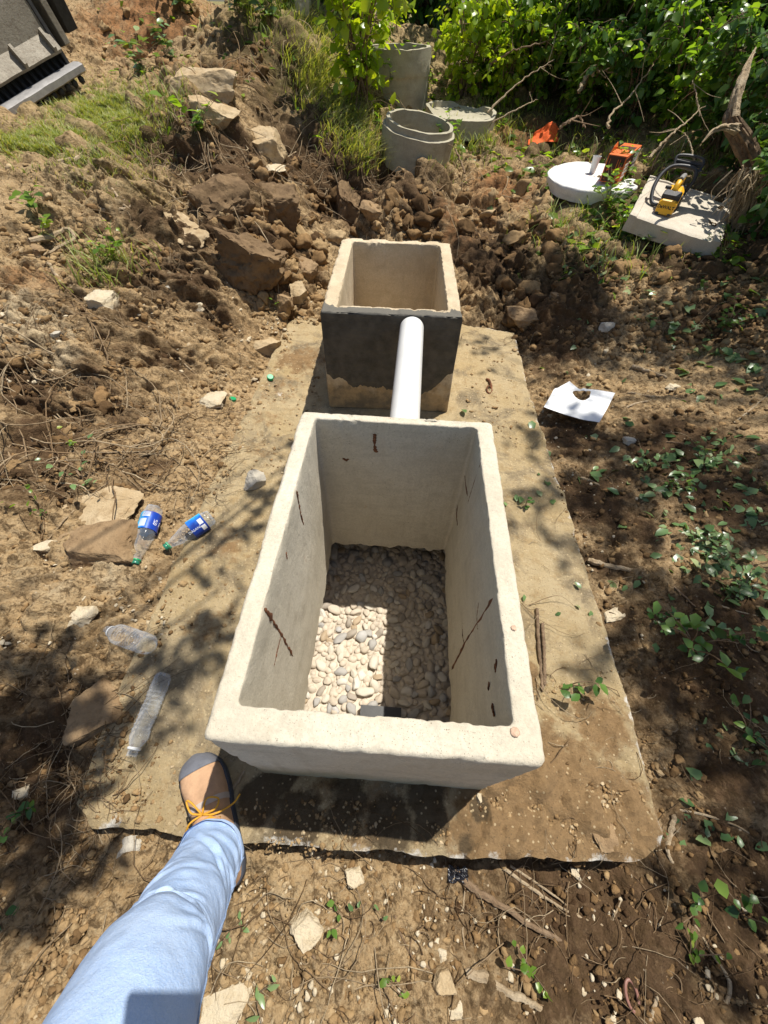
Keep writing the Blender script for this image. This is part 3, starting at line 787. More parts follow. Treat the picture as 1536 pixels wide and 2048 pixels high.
# back box
B2 = dict(x=-.0521, y=1.4647, w=.5578, l=.7995, h=.4597, tw=.0249)
B2T = (.0619, .0562, .0573, .0533)
box2 = empty("concrete_box", (B2['x'], B2['y'], 0), "smaller empty concrete box with a dark coated front, beyond the white pipe", "concrete box", "open concrete boxes on the slab", B2['tw'])
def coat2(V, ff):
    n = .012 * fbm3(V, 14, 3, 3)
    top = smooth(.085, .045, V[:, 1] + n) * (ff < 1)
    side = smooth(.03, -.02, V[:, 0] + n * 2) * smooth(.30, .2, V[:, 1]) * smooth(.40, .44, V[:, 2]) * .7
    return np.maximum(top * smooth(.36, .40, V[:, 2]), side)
box_body("body", B2['w'], B2['l'], B2['h'], B2T, (-.006, -.007, .006, .0), .004, M_CONC2, box2, 200, .55, coat2, 60)
V, F = boxv(.05, B2['w'] - .05, .05, B2['l'] - .045, .006, .03)
obj("floor", V, F, M_CONC2, box2, False)
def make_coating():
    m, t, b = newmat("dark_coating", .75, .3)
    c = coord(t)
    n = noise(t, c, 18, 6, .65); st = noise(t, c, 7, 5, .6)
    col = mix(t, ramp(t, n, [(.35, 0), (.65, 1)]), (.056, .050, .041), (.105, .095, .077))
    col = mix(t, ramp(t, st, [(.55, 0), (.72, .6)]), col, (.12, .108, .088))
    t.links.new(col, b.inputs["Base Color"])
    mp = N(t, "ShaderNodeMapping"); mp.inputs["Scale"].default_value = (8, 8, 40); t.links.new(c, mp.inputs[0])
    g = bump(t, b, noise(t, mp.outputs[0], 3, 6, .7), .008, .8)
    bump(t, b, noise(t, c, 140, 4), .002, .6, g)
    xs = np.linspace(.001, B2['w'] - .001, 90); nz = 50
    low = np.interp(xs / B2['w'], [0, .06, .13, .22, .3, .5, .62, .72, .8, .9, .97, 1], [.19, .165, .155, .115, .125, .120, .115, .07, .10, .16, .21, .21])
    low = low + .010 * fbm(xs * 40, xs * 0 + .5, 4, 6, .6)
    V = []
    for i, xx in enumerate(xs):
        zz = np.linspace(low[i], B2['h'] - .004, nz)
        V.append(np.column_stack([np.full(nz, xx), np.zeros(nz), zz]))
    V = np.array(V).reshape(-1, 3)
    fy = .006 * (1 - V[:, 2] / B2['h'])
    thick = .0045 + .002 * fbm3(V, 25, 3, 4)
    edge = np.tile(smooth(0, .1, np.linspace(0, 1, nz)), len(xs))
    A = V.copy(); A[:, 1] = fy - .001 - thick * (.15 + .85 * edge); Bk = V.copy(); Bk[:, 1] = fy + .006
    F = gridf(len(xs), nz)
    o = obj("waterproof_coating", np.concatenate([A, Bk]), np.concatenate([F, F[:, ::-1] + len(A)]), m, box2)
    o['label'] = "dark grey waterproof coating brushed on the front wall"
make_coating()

# ------------------------------------------------------------------ white pipe between the boxes
M_PVC, _t, _b = newmat("white_plastic", .28, .5)
_c = coord(_t); _t.links.new(ramp(_t, noise(_t, _c, 6, 5), [(.35, (.66, .655, .63)), (.7, (.75, .75, .735))]), _b.inputs["Base Color"])
def make_pipe():
    a = at_y(823.5, 657, 1.463); b = at_y(806, 880, .822)
    d = b - a; L = np.linalg.norm(d); r = .0475
    prof = [(r, 0), (r, L), (r - .004, L), (r - .004, 0)]
    V, F = lathe(prof, 48, True)
    z = Vector(d).to_track_quat('Z', 'Y').to_matrix()
    o = obj("drain_pipe", V, F, M_PVC, None, True, None, 40)
    o.matrix_world = Matrix.Translation(Vector(a)) @ z.to_4x4()
    tag(o, "white plastic drain pipe running between the two concrete boxes", "pipe")
make_pipe()

# ------------------------------------------------------------------ river pebbles under the larger box
def pebble_material():
    m, t, b = newmat("pebble", .6, .35)
    c = coord(t); g = N(t, "ShaderNodeObjectInfo").outputs["Random"]
    base = ramp(t, g, [(0, (.38, .36, .33)), (.12, (.55, .47, .37)), (.36, (.60, .54, .44)), (.54, (.42, .32, .21)), (.64, (.63, .58, .50)), (.80, (.35, .30, .24)), (.88, (.52, .44, .34)), (.95, (.47, .455, .43))], 'CONSTANT')
    v = noise(t, c, 22, 5, .65)
    t.links.new(mix(t, 1.0, base, ramp(t, v, [(.3, .78), (.7, 1.12)]), 'MULTIPLY'), b.inputs["Base Color"])
    bump(t, b, noise(t, c, 90, 4), .001, .6)
    return m
M_PEB = pebble_material()
GRZ = -.335
def make_pebbles():
    r = np.random.default_rng(21)
    Vi, Fi = ico(3)
    protos = []
    for k in range(24):
        e = np.array([r.uniform(.85, 1.45), r.uniform(.68, 1.0), r.uniform(.42, .66)])
        V = Vi * 1.08
        rk = np.random.default_rng(900 + k)
        for q in range(5):
            nn_ = rk.normal(size=3); nn_ /= np.linalg.norm(nn_); dd_ = V @ nn_ - rk.uniform(.68, .95); V = V - np.maximum(dd_, 0)[:, None] * nn_ * .85
        V = V * (1 + .20 * fbm3(Vi + k * 7.1, .9, 2, k) + .03 * fbm3(Vi + k, 3, 2, k))[:, None] * e
        me = mesh_np("pebble", V, Fi); me.materials.append(M_PEB); protos.append(me)
    pts = []
    tries = 0
    while len(pts) < 760 and tries < 60000:
        tries += 1
        s = r.choice([.0095, .012, .0148, .018, .022], p=[.18, .28, .28, .18, .08])
        x = r.uniform(-.08, .62); y = r.uniform(-.02, 1.0)
        if all((x - a) ** 2 + (y - b) ** 2 > (.85 * (s + c)) ** 2 for a, b, c in pts): pts.append((x, y, s))
    def vis(p):
        q = np.array([p[0], p[1], GRZ + .015]); d = q - CC
        ok = True
        t = (B1H - CC[2]) / d[2]; e = CC + t * d
        return (B1T[0] < e[0] < B1W - B1T[1]) and (B1T[2] < e[1] < B1L - B1T[3])
    V_ = [p for p in pts if vis(p)]; H_ = [p for p in pts if not vis(p)]
    V_.sort(key=lambda p: -p[2])
    print("pebbles in view", len(V_), "hidden", len(H_))
    for i, (x, y, s) in enumerate(V_[:300]):
        o = bpy.data.objects.new("river_pebble", protos[i % len(protos)]); COL.objects.link(o)
        o.location = (x, y, GRZ + s * .45 + r.uniform(0, .006)); o.rotation_euler = (r.normal(0, .22), r.normal(0, .22), r.uniform(0, 6.28)); o.scale = (s * 1.10,) * 3
        tag(o, "smooth cream, tan or grey river pebble on the bed inside the larger box", "pebble", "river pebbles in the larger concrete box")
    mb = MB()
    for (x, y, s) in V_[300:] + H_:
        me = protos[r.integers(len(protos))]
        mb.add(Vi * s * np.array([1.15, .95, .6]) @ rotm(0, 0, r.uniform(0, 6)).T + np.array([x, y, GRZ + s * .45]), Fi)
    # a lower layer that fills the gaps
    for k in range(1100):
        s = r.uniform(.010, .017)
        mb.add(ico(2)[0] * s * np.array([1.15, .95, .6]) @ rotm(r.normal(0, .3), r.normal(0, .3), r.uniform(0, 6)).T + np.array([r.uniform(-.1, .64), r.uniform(-.03, 1.0), GRZ + r.uniform(-.003, .006)]), ico(2)[1])
    gx, gy = np.meshgrid(np.linspace(-.16, .70, 120), np.linspace(-.08, 1.06, 160))
    mb.add(np.stack([gx, gy, GRZ + .002 + .004 * fbm(gx * 40, gy * 40, 3, 8)], -1).reshape(-1, 3), gridf(*gx.shape))
    o = mb.build("gravel", M_PEB)
    tag(o, "pebbles packed beneath and around the top layer of the bed", "gravel", None, "stuff")
make_pebbles()

M_BLACK = plain("black_plastic", (.018, .018, .018), .45, .4, .3, 40, .0004)
def make_outlet():
    """black plastic channel end lying against the near wall of the bed"""
    a = at_z(722, 1408, -.29); b = at_z(800, 1414, -.29)
    o = empty("plastic_channel", (a[0], a[1] - .103, GRZ + .004), "small black plastic channel lying on the pebbles against the near wall", "channel")
    w = b[0] - a[0] + .005; h = .045; t = .005; L = .10
    mb = MB()
    for bx in [(0, w, 0, L, h - t, h), (0, w, 0, L, 0, t), (0, t, 0, L, t, h - t), (w - t, w, 0, L, t, h - t)]: mb.add(*boxv(*bx))
    mb.build("shell", M_BLACK, o, False, None)
    mb = MB()
    for i in range(5): mb.add(*boxv(w * (.15 + .16 * i), w * (.15 + .16 * i) + .006, .004, .008, t, h - t))
    mb.build("grille", M_BLACK, o, False, None)
make_outlet()
# ------------------------------------------------------------------ concrete rings and lids in the clearing behind
def disp(V, amp, f, seed, n=3):
    V = np.asarray(V, float)
    return V + amp * np.stack([fbm3(V + 3.1 * k, f, n, seed + k) for k in range(3)], -1)
def ring_obj(name, prof, k, mat, loc, tilt, label, cat, group=None, seed=0, cut=None, rz=0):
    V, F = lathe(prof, k, True)
    if cut:
        V = cut(V)
    V = disp(V, .004, 14, seed)
    o = obj(name, V, F, mat, None, True, None, 40)
    o.location = loc; o.rotation_euler = (tilt[0], tilt[1], rz)
    return tag(o, label, cat, group)
def densify(prof, s=.03):
    out = []
    n = len(prof)
    for i in range(n):
        a = np.array(prof[i], float); b = np.array(prof[(i + 1) % n], float); m = max(1, int(np.hypot(*(b - a)) / s))
        for t in np.arange(m) / m: out.append(a + (b - a) * t)
    return out
# near riser ring
pr = at_y(832, 330, 3.95)
R1 = (.315 * 1.0)
def px_w(u0, u1, v, y):
    a = at_y(u0, v, y); b = at_y(u1, v, y); return abs(b[0] - a[0])
yr = 4.05
c1 = at_y(831, 262, yr)
r1 = px_w(757, 903, 262, yr) / 2
zt = at_y(831, 258, yr)[2]
h1 = .25
ring_obj("riser_ring", densify([(r1 * .90, 0), (r1 * .985, 0), (r1, h1 - .04), (r1 * .93, h1 - .037), (r1 * .92, h1), (r1 * .82, h1), (r1 * .80, 0)]), 64, M_RING, (c1[0], yr, zt - h1 + .05), (.10, .12, 0),
         "short grey concrete riser ring with a stepped lip, sunk beside the dug bank", "concrete ring", "round concrete sections in the clearing", 5)
# taller ring behind
yb = 5.1
c2 = at_y(801, 85, yb); r2 = px_w(737, 868, 95, yb) / 2; zt2 = at_y(801, 92, yb)[2]
h2 = .78
ring_obj("riser_ring", densify([(r2 * .80, 0), (r2 * .90, 0), (r2 * .97, h2 - .17), (r2 * .985, h2 - .16), (r2, h2 - .155), (r2 * 1.0, h2), (r2 * .85, h2), (r2 * .80, h2 - .1)]), 64, M_RING, (c2[0], yb, zt2 - h2), (.03, -.02, 0),
         "tall streaked concrete riser ring with a thick collar, furthest back among leaves", "concrete ring", "round concrete sections in the clearing", 6)
# broken cover ring: a disc with a partial raised rim
yc = 4.75
c3 = at_y(920, 225, yc); r3 = px_w(850, 991, 232, yc) / 2; zt3 = at_y(920, 232, yc)[2]
def cutrim(V):
    a = np.degrees(np.arctan2(V[:, 1], V[:, 0])) % 360
    k = smooth(40, 55, a) * smooth(150, 135, a)
    V = V.copy(); hi = V[:, 2] > .10; V[hi, 2] = .10 + (V[hi, 2] - .10) * (1 - k[hi] * .9); return V
def cutrim2(V):
    a = np.degrees(np.arctan2(V[:, 1], V[:, 0])) % 360
    k = smooth(200, 225, a) * smooth(350, 330, a) + .8 * smooth(40, 60, a) * smooth(105, 85, a)
    V = V.copy(); hi = V[:, 2] > .118; V[hi, 2] = .118 + (V[hi, 2] - .118) * (1 - k[hi]); return V
ring_obj("cover_ring", densify([(.001, 0), (r3, 0), (r3, .150), (r3 * .9, .150), (r3 * .88, .115), (.001, .115)]), 72, M_RING, (c3[0], yc, zt3 - .10), (.03, .04, 0),
         "wide round concrete cover with a broken raised rim, lying behind the short ring", "concrete cover", "round concrete sections in the clearing", 7, cutrim2)
# white round lid
LIDZ = .49
lc = at_z(1187, 352, LIDZ); lr = px_w(1096, 1279, 352, lc[1]) / 2
th = .075
Vp = densify([(.001, -th), (lr * .96, -th), (lr, -.012), (lr * .99, -.003), (lr * .975, 0), (.001, 0)], .02)
ring_obj("round_lid", Vp, 96, M_LID, (lc[0], lc[1], LIDZ), (.06, -.02, 0), "white round concrete manhole lid lying flat under the orange box", "manhole lid", None, 8)
# square lid
def on_plane(u, v, p0, n):
    q = dirn(u, v); t = (np.dot(p0 - CC, n)) / np.dot(q, n); return CC + q * t
P0 = at_z(1355, 425, .46)
def _quad(nx, ny):
    n = np.array([nx, ny, 1.]); n /= np.linalg.norm(n)
    return n, [on_plane(u, v, P0, n) for u, v in ((1256, 430), (1444, 487), (1461, 405), (1303, 352))]
def _skew(nx, ny):
    n, q = _quad(nx, ny); e = [q[1] - q[0], q[2] - q[1], q[3] - q[2], q[0] - q[3]]; L = [np.linalg.norm(x) for x in e]
    return sum((e[i] @ e[(i + 1) % 4] / L[i] / L[(i + 1) % 4]) ** 2 for i in range(4)) + .2 * ((L[0] - L[1]) / L[0]) ** 2 + .4 * (nx * nx + ny * ny)
_best = min(((_skew(i * .02, j * .02), i * .02, j * .02) for i in range(-20, 21) for j in range(-20, 21)))
print("square lid tilt", _best)
nn, qc = _quad(_best[1], _best[2])
nrm = Vector(nn)
def square_lid():
    c = sum(qc) / 4
    ex = Vector(((qc[1] - qc[0]) + (qc[2] - qc[3])) / 2); ey = Vector(((qc[3] - qc[0]) + (qc[2] - qc[1])) / 2)
    w = ex.length; l = ey.length
    print("square lid", w, l, "skew", math.degrees(ex.angle(ey)))
    X = ex.normalized(); Z = nrm; Y = Z.cross(X)
    M = Matrix((X, Y, Z)).transposed().to_4x4(); M.translation = Vector(c)
    t = .085
    nx, ny = 40, 40
    # top with a low border and one ribbed edge
    def H(x, y):
        e = np.minimum(np.minimum(x + w / 2, w / 2 - x), np.minimum(y + l / 2, l / 2 - y))
        ridge = .011 * smooth(.052, .046, w / 2 - x) + .006 * smooth(.045, .04, x + w / 2) + .008 * smooth(.034, .03, l / 2 - y)
        return ridge - .006 * smooth(.006, 0, e)
    xs = np.unique(np.concatenate([np.linspace(-w / 2, w / 2, nx), [-w / 2 + .042, -w / 2 + .045, w / 2 - .046, w / 2 - .052]]))
    ys = np.unique(np.concatenate([np.linspace(-l / 2, l / 2, ny), [l / 2 - .03, l / 2 - .034]]))
    x, y = np.meshgrid(xs, ys)
    V = np.stack([x, y, H(x, y)], -1).reshape(-1, 3)
    bot = np.array([(-w / 2, -l / 2, -t), (w / 2, -l / 2, -t), (w / 2, l / 2, -t), (-w / 2, l / 2, -t)])
    mb = MB(); mb.add(V, gridf(*x.shape))
    for (ax, s) in ((0, -1), (0, 1), (1, -1), (1, 1)):
        e = V[np.abs(V[:, ax] - s * (w if ax == 0 else l) / 2) < 1e-6]; e = e[np.argsort(e[:, 1 - ax])]
        b = e.copy(); b[:, 2] = -t
        Fq = np.array([(i, i + 1, i + 1 + len(e), i + len(e)) for i in range(len(e) - 1)])
        if s * (1 if ax else -1) < 0: Fq = Fq[:, ::-1]
        mb.add(np.concatenate([e, b]), Fq[:, ::-1])
    mb.add(bot, [(0, 3, 2, 1)])
    VV, FF = mb.arrays(); VV = disp(VV, .002, 20, 3)
    me = mesh_np("square_lid", VV, FF); me.set_sharp_from_angle(angle=math.radians(40))
    o = link("square_lid", me, M_LIDP); o.matrix_world = M
    tag(o, "square pale concrete lid with raised edges, tilted under the chainsaw", "manhole lid")
    return M, w, l
SQM, SQW, SQL = square_lid()

# ------------------------------------------------------------------ lettering
def lettering(name, body, size, mat, M, parent=None, ext=.0006, align='CENTER', bold=0.0):
    cu = bpy.data.curves.new(name, 'FONT'); cu.body = body; cu.size = size; cu.extrude = ext; cu.align_x = align; cu.align_y = 'CENTER'; cu.offset = bold
    t = bpy.data.objects.new(name + "_tmp", cu); COL.objects.link(t)
    dg = bpy.context.evaluated_depsgraph_get(); dg.update()
    me = bpy.data.meshes.new_from_object(t.evaluated_get(dg)); bpy.data.objects.remove(t)
    if M is not None: me.transform(M)
    o = link(name, me, None, parent); me.materials.clear(); me.materials.append(mat)
    return o

# ------------------------------------------------------------------ chainsaw
M_YEL = plain("yellow_plastic", (.80, .42, .02), .4, .45, .06, 60, .0003)
M_DKG = plain("dark_grey_plastic", (.035, .035, .037), .45, .45, .25, 60, .0004)
M_GRY = plain("grey_rubber", (.22, .21, .20), .6, .3, .2, 80, .0004)
M_METAL = plain("bare_metal", (.45, .44, .42), .4, .5, .2, 60, .0003, 1)
def tapered(mb, secs):
    """loft through rectangles (x0,x1,y,z0,z1) with chamfered corners"""
    rings = []
    for (x0, x1, y, z0, z1) in secs:
        c = min(x1 - x0, z1 - z0) * .18
        rings.append([(x0 + c, y, z0), (x1 - c, y, z0), (x1, y, z0 + c), (x1, y, z1 - c), (x1 - c, y, z1), (x0 + c, y, z1), (x0, y, z1 - c), (x0, y, z0 + c)])
    n = len(rings); V = np.array(rings).reshape(-1, 3); k = 8
    i = np.arange(n - 1)[:, None] * k; j = np.arange(k)[None]; j2 = (j + 1) % k
    n0 = mb.n
    mb.add(V, np.stack([i + j, i + j2, i + k + j2, i + k + j], -1).reshape(-1, 4))
    for base, rev in ((0, 1), ((n - 1) * k, 0)):
        idx = [base + a for a in range(8)]
        q = [(idx[0], idx[1], idx[2], idx[7]), (idx[2], idx[3], idx[6], idx[7]), (idx[3], idx[4], idx[5], idx[6])]
        q = [tuple(x[::-1]) if rev else x for x in q]
        q = [(a, b, c, d) if not rev else (a, b, c, d) for a, b, c, d in q]
        mb.q.append(np.array(q) + n0)
def chainsaw():
    a = on_plane(1323, 432, np.array(SQM.translation), nn)       # foot of the rear
    b = on_plane(1362, 368, np.array(SQM.translation), nn)
    d = Vector(b - a); d.z = 0
    yaw = math.atan2(-d.x, d.y)
    o = empty("chainsaw", (a[0], a[1], a[2] + .0045), "yellow and black cordless chainsaw standing on the square concrete lid", "chainsaw", None, yaw)
    o.rotation_euler = (-.015, .02, yaw); o.scale = (.88, .88, .82)
    mb = MB()
    tapered(mb, [(-.055, .055, .075, .012, .115), (-.058, .058, .10, .006, .128), (-.055, .055, .20, .005, .135), (-.045, .05, .29, .01, .12), (-.035, .045, .33, .02, .10)])
    mb.build("housing", M_YEL, o)
    mb = MB(); tapered(mb, [(-.052, .052, -.002, .004, .082), (-.055, .055, .006, .001, .088), (-.055, .055, .062, .001, .088), (-.05, .05, .072, .006, .08)])
    bt = mb.build("battery", M_YEL, o)
    mb = MB(); tapered(mb, [(-.057, .057, .02, .086, .112), (-.055, .055, .074, .086, .13)]); mb.build("battery_release", M_DKG, o)
    mb = MB(); tapered(mb, [(-.05, -.028, -.0035, .001, .014), (-.05, -.028, .01, .001, .014)]); tapered(mb, [(.028, .05, -.0035, .001, .014), (.028, .05, .01, .001, .014)])
    mb.build("battery_latch", M_DKG, bt)
    Mt = Matrix.Translation((0, -.0026, .046)) @ Matrix.Rotation(math.pi / 2, 4, 'X')
    lettering("lettering", "DeWALT", .026, M_BLACK, Mt, bt, .0006, 'CENTER', .0006)
    # rear and top grip
    mb = MB(); add_tube(mb, spline([(.0, .085, .115), (.0, .10, .155), (.004, .16, .178), (.006, .235, .172), (.004, .29, .135), (0, .30, .11)], 26), [.021] * 3 + [.018] * 20 + [.02] * 3, 12)
    gp = mb.build("top_handle", M_YEL, o)
    mb = MB(); add_tube(mb, spline([(.003, .125, .183), (.006, .18, .192), (.008, .245, .186)], 12), .0155, 12); mb.build("grip", M_GRY, gp)
    # wrap handle
    mb = MB()
    add_tube(mb, spline([(-.055, .085, .03), (-.105, .10, .04), (-.135, .15, .10), (-.135, .21, .165), (-.10, .26, .215), (-.03, .275, .23), (.05, .275, .222), (.075, .26, .17), (.058, .24, .10)], 40), .0125, 12)
    mb.build("wrap_handle", M_DKG, o)
    mb = MB()
    for P in ([(-.085, .285, .225), (-.085, .32, .275), (.06, .325, .275), (.085, .29, .215)], [(-.085, .285, .225), (.085, .29, .215)], [(-.085, .30, .25), (.075, .305, .245)]):
        add_tube(mb, spline(P, 18), .009, 8)
    tapered(mb, [(-.08, .078, .300, .228, .262), (-.08, .078, .308, .228, .262)])
    mb.build("hand_guard", M_DKG, o)
    mb = MB(); tapered(mb, [(.048, .066, .13, .008, .09), (.048, .07, .22, .006, .10), (.046, .064, .31, .02, .08)]); mb.build("side_cover", M_DKG, o)
    mb = MB(); add_tube(mb, [(-.045, .10, .128), (-.045, .10, .142)], .02, 16); mb.build("oil_cap", M_DKG, o)
    mb = MB()
    tapered(mb, [(.035, .040, .32, .025, .088), (.035, .040, .52, .03, .083), (.035, .040, .58, .045, .068)]); mb.build("guide_bar", M_METAL, o)
    mb = MB(); tapered(mb, [(.030, .044, .33, .018, .094), (.030, .044, .60, .022, .090), (.033, .041, .63, .04, .07)]); mb.build("bar_cover", M_DKG, o)
chainsaw()

# ------------------------------------------------------------------ orange saw box, cup, orange rag
M_ORG = plain("orange_card", (.62, .13, .025), .55, .35, .12, 40, .0003)
M_WHT = plain("white_print", (.70, .68, .65), .55, .35, .05, 40, 0)
M_INK = plain("dark_print", (.06, .022, .015), .6, .3, .2, 40, 0)
M_CUP = plain("white_foam", (.72, .72, .70), .6, .3, .05, 40, .0003)
def orange_box():
    pn = np.array([0, 0, 1.]); p0 = np.array([lc[0], lc[1], LIDZ])
    a = on_plane(1198, 364, p0, pn); b = on_plane(1233, 368, p0, pn); c = on_plane(1263, 341, p0, pn)
    w = np.linalg.norm(b - a) * 1.05; L = np.linalg.norm(c - b) * .98; h = w * 1.18
    d = (c - b); yaw = math.atan2(-d[0], d[1])
    o = empty("cardboard_box", (a[0], a[1], LIDZ + .004), "long orange printed cardboard box lying on the white round lid", "box", None, yaw)
    mb = MB(); V, F = boxv(0, w, 0, L, 0, h); mb.add(V, F)
    bevbox("carton", 0, w, 0, L, 0, h, .003, M_ORG, o)
    # printing on the end: dark frame, window and a saw-disc emblem
    mb = MB()
    for x0, x1, z0, z1 in ((.06, .94, .04, .10), (.06, .94, .86, .96), (.06, .16, .10, .86), (.62, .70, .10, .86), (.2, .58, .50, .86), (.74, .94, .62, .86)): mb.add(*boxv(x0 * w, x1 * w, -.0012, .0, z0 * h, z1 * h))
    mb.build("end_print", M_INK, o, False, None)
    V, F = lathe([(.02 * w, -.0015), (.25 * w, -.0015), (.25 * w, 0), (.02 * w, 0)], 24, True); V = V[:, [0, 2, 1]] + np.array([.38 * w, 0, .28 * h])
    obj("disc_print", V, F, M_INK, o, False)
    mb = MB()
    for y0, y1, z0, z1 in ((.05, .40, .30, .40), (.05, .36, .46, .54), (.05, .38, .60, .68), (.05, .30, .15, .22), (.55, .95, .45, .92), (.62, .95, .08, .36)): mb.add(*boxv(w, w + .0012, y0 * L, y1 * L, z0 * h, z1 * h))
    mb.build("side_print", M_WHT, o, False, None)
    mb = MB()
    for y0, y1, z0, z1 in ((.42, .54, .08, .92), (.55, .95, .36, .45), (.02, .42, .76, .9)): mb.add(*boxv(w, w + .0012, y0 * L, y1 * L, z0 * h, z1 * h))
    mb.build("side_band", M_INK, o, False, None)
    mb = MB()
    V, F = boxv(.08 * w, .92 * w, .48 * L, .74 * L, h, h + .0012); mb.add(V, F); mb.build("carry_slot", M_INK, o, False, None)
    # raised flaps along the top
    V = np.array([(0, .1 * L, h + .003), (0, .55 * L, h + .003), (-.01, .52 * L, h + .03), (.004, .14 * L, h + .028)]); V = np.concatenate([V, V + np.array([.002, 0, 0])])
    obj("flap", V, np.array([(0, 1, 2, 3), (7, 6, 5, 4), (0, 4, 5, 1), (1, 5, 6, 2), (2, 6, 7, 3), (3, 7, 4, 0)]), M_ORG, o, False)
    p = on_plane(1183, 348, p0, pn)
    V, F = lathe([(.017, 0), (.025, .085), (.0262, .088), (.0245, .088), (.0165, .004), (.0005, .004), (.0005, 0)], 28, True)
    q = obj("paper_cup", V * 1.05, F, M_CUP, None, True, None, 50); q.location = (p[0], p[1], LIDZ + .004); tag(q, "small white cup standing on the round lid beside the orange box", "cup")
orange_box()
def orange_rag():
    p = og(1095, 282); n = 46
    x, y = np.meshgrid(np.linspace(-1, 1, n), np.linspace(-1, 1, n))
    r = np.hypot(x, y)
    h = .075 * np.clip(1 - r * .8, 0, 1) + .028 * (1 - np.abs(fbm(x * 2.1, y * 2.1, 3, 5))) * np.clip(1.15 - r, 0, 1) - .01
    V = 1.35 * np.stack([x * .115 * (1 + .25 * vn(y * 2, x * 2, 3)), y * .085 * (1 + .3 * vn(x * 2, y * 2, 4)), h + .012], -1).reshape(-1, 3)
    V2 = V.copy(); V2[:, 2] -= .002
    F = gridf(n, n)
    m = plain("orange_cloth", (.75, .13, .03), .8, .2, .2, 90, .0008)
    o = obj("cloth_rag", np.concatenate([V, V2]), np.concatenate([F, F[:, ::-1] + len(V)]), m); o.location = p
    tag(o, "crumpled bright orange cloth on the dug earth before the bushes", "rag")
orange_rag()

# ------------------------------------------------------------------ bottles and caps
def clear_material():
    m, t, b = newmat("clear_plastic", .12, .6)
    b.inputs["Base Color"].default_value = (.80, .84, .90, 1)
    tr = N(t, "ShaderNodeBsdfTransparent"); tr.inputs[0].default_value = (.93, .95, .97, 1)
    mx = N(t, "ShaderNodeMixShader")
    lw = N(t, "ShaderNodeLayerWeight"); lw.inputs[0].default_value = .42
    n = noise(t, coord(t), 25, 3)
    f = mth(t, 'ADD', mth(t, 'MULTIPLY', lw.outputs["Facing"], .42), mth(t, 'MULTIPLY', n, .10), True)
    out = [q for q in t.nodes if q.type == 'OUTPUT_MATERIAL'][0]
    t.links.new(f, mx.inputs[0]); t.links.new(tr.outputs[0], mx.inputs[1]); t.links.new(b.outputs[0], mx.inputs[2]); t.links.new(mx.outputs[0], out.inputs[0])
    bump(t, b, noise(t, coord(t), 60, 3), .002, .7)
    return m
M_CLEAR = clear_material()
def label_material():
    m, t, b = newmat("blue_wrapper", .3, .5)
    c = coord(t); s = N(t, "ShaderNodeSeparateXYZ"); t.links.new(c, s.inputs[0])
    n = noise(t, c, 25, 4, .6)
    b0 = ramp(t, mth(t, 'ADD', mth(t, 'MULTIPLY', s.outputs[0], 14), mth(t, 'ADD', n, 0.0)), [(.25, (.01, .05, .36)), (.55, (.02, .16, .62)), (.8, (.05, .50, .80))])
    t.links.new(b0, b.inputs["Base Color"])
    return m
M_WRAP = label_material()
M_GRN = plain("green_cap", (.01, .30, .11), .35, .5, .1, 60, 0)
M_PRINT = plain("label_white", (.82, .84, .86), .5, .3, .03, 40, 0)
def wrap_text(me, r):
    """bend flat lettering (x around, y along) on to a cylinder of radius r about z"""
    for v in me.vertices:
        a = v.co.x / r - math.pi / 2; rr = r + v.co.z
        v.co = (rr * math.cos(a), rr * math.sin(a), v.co.y)
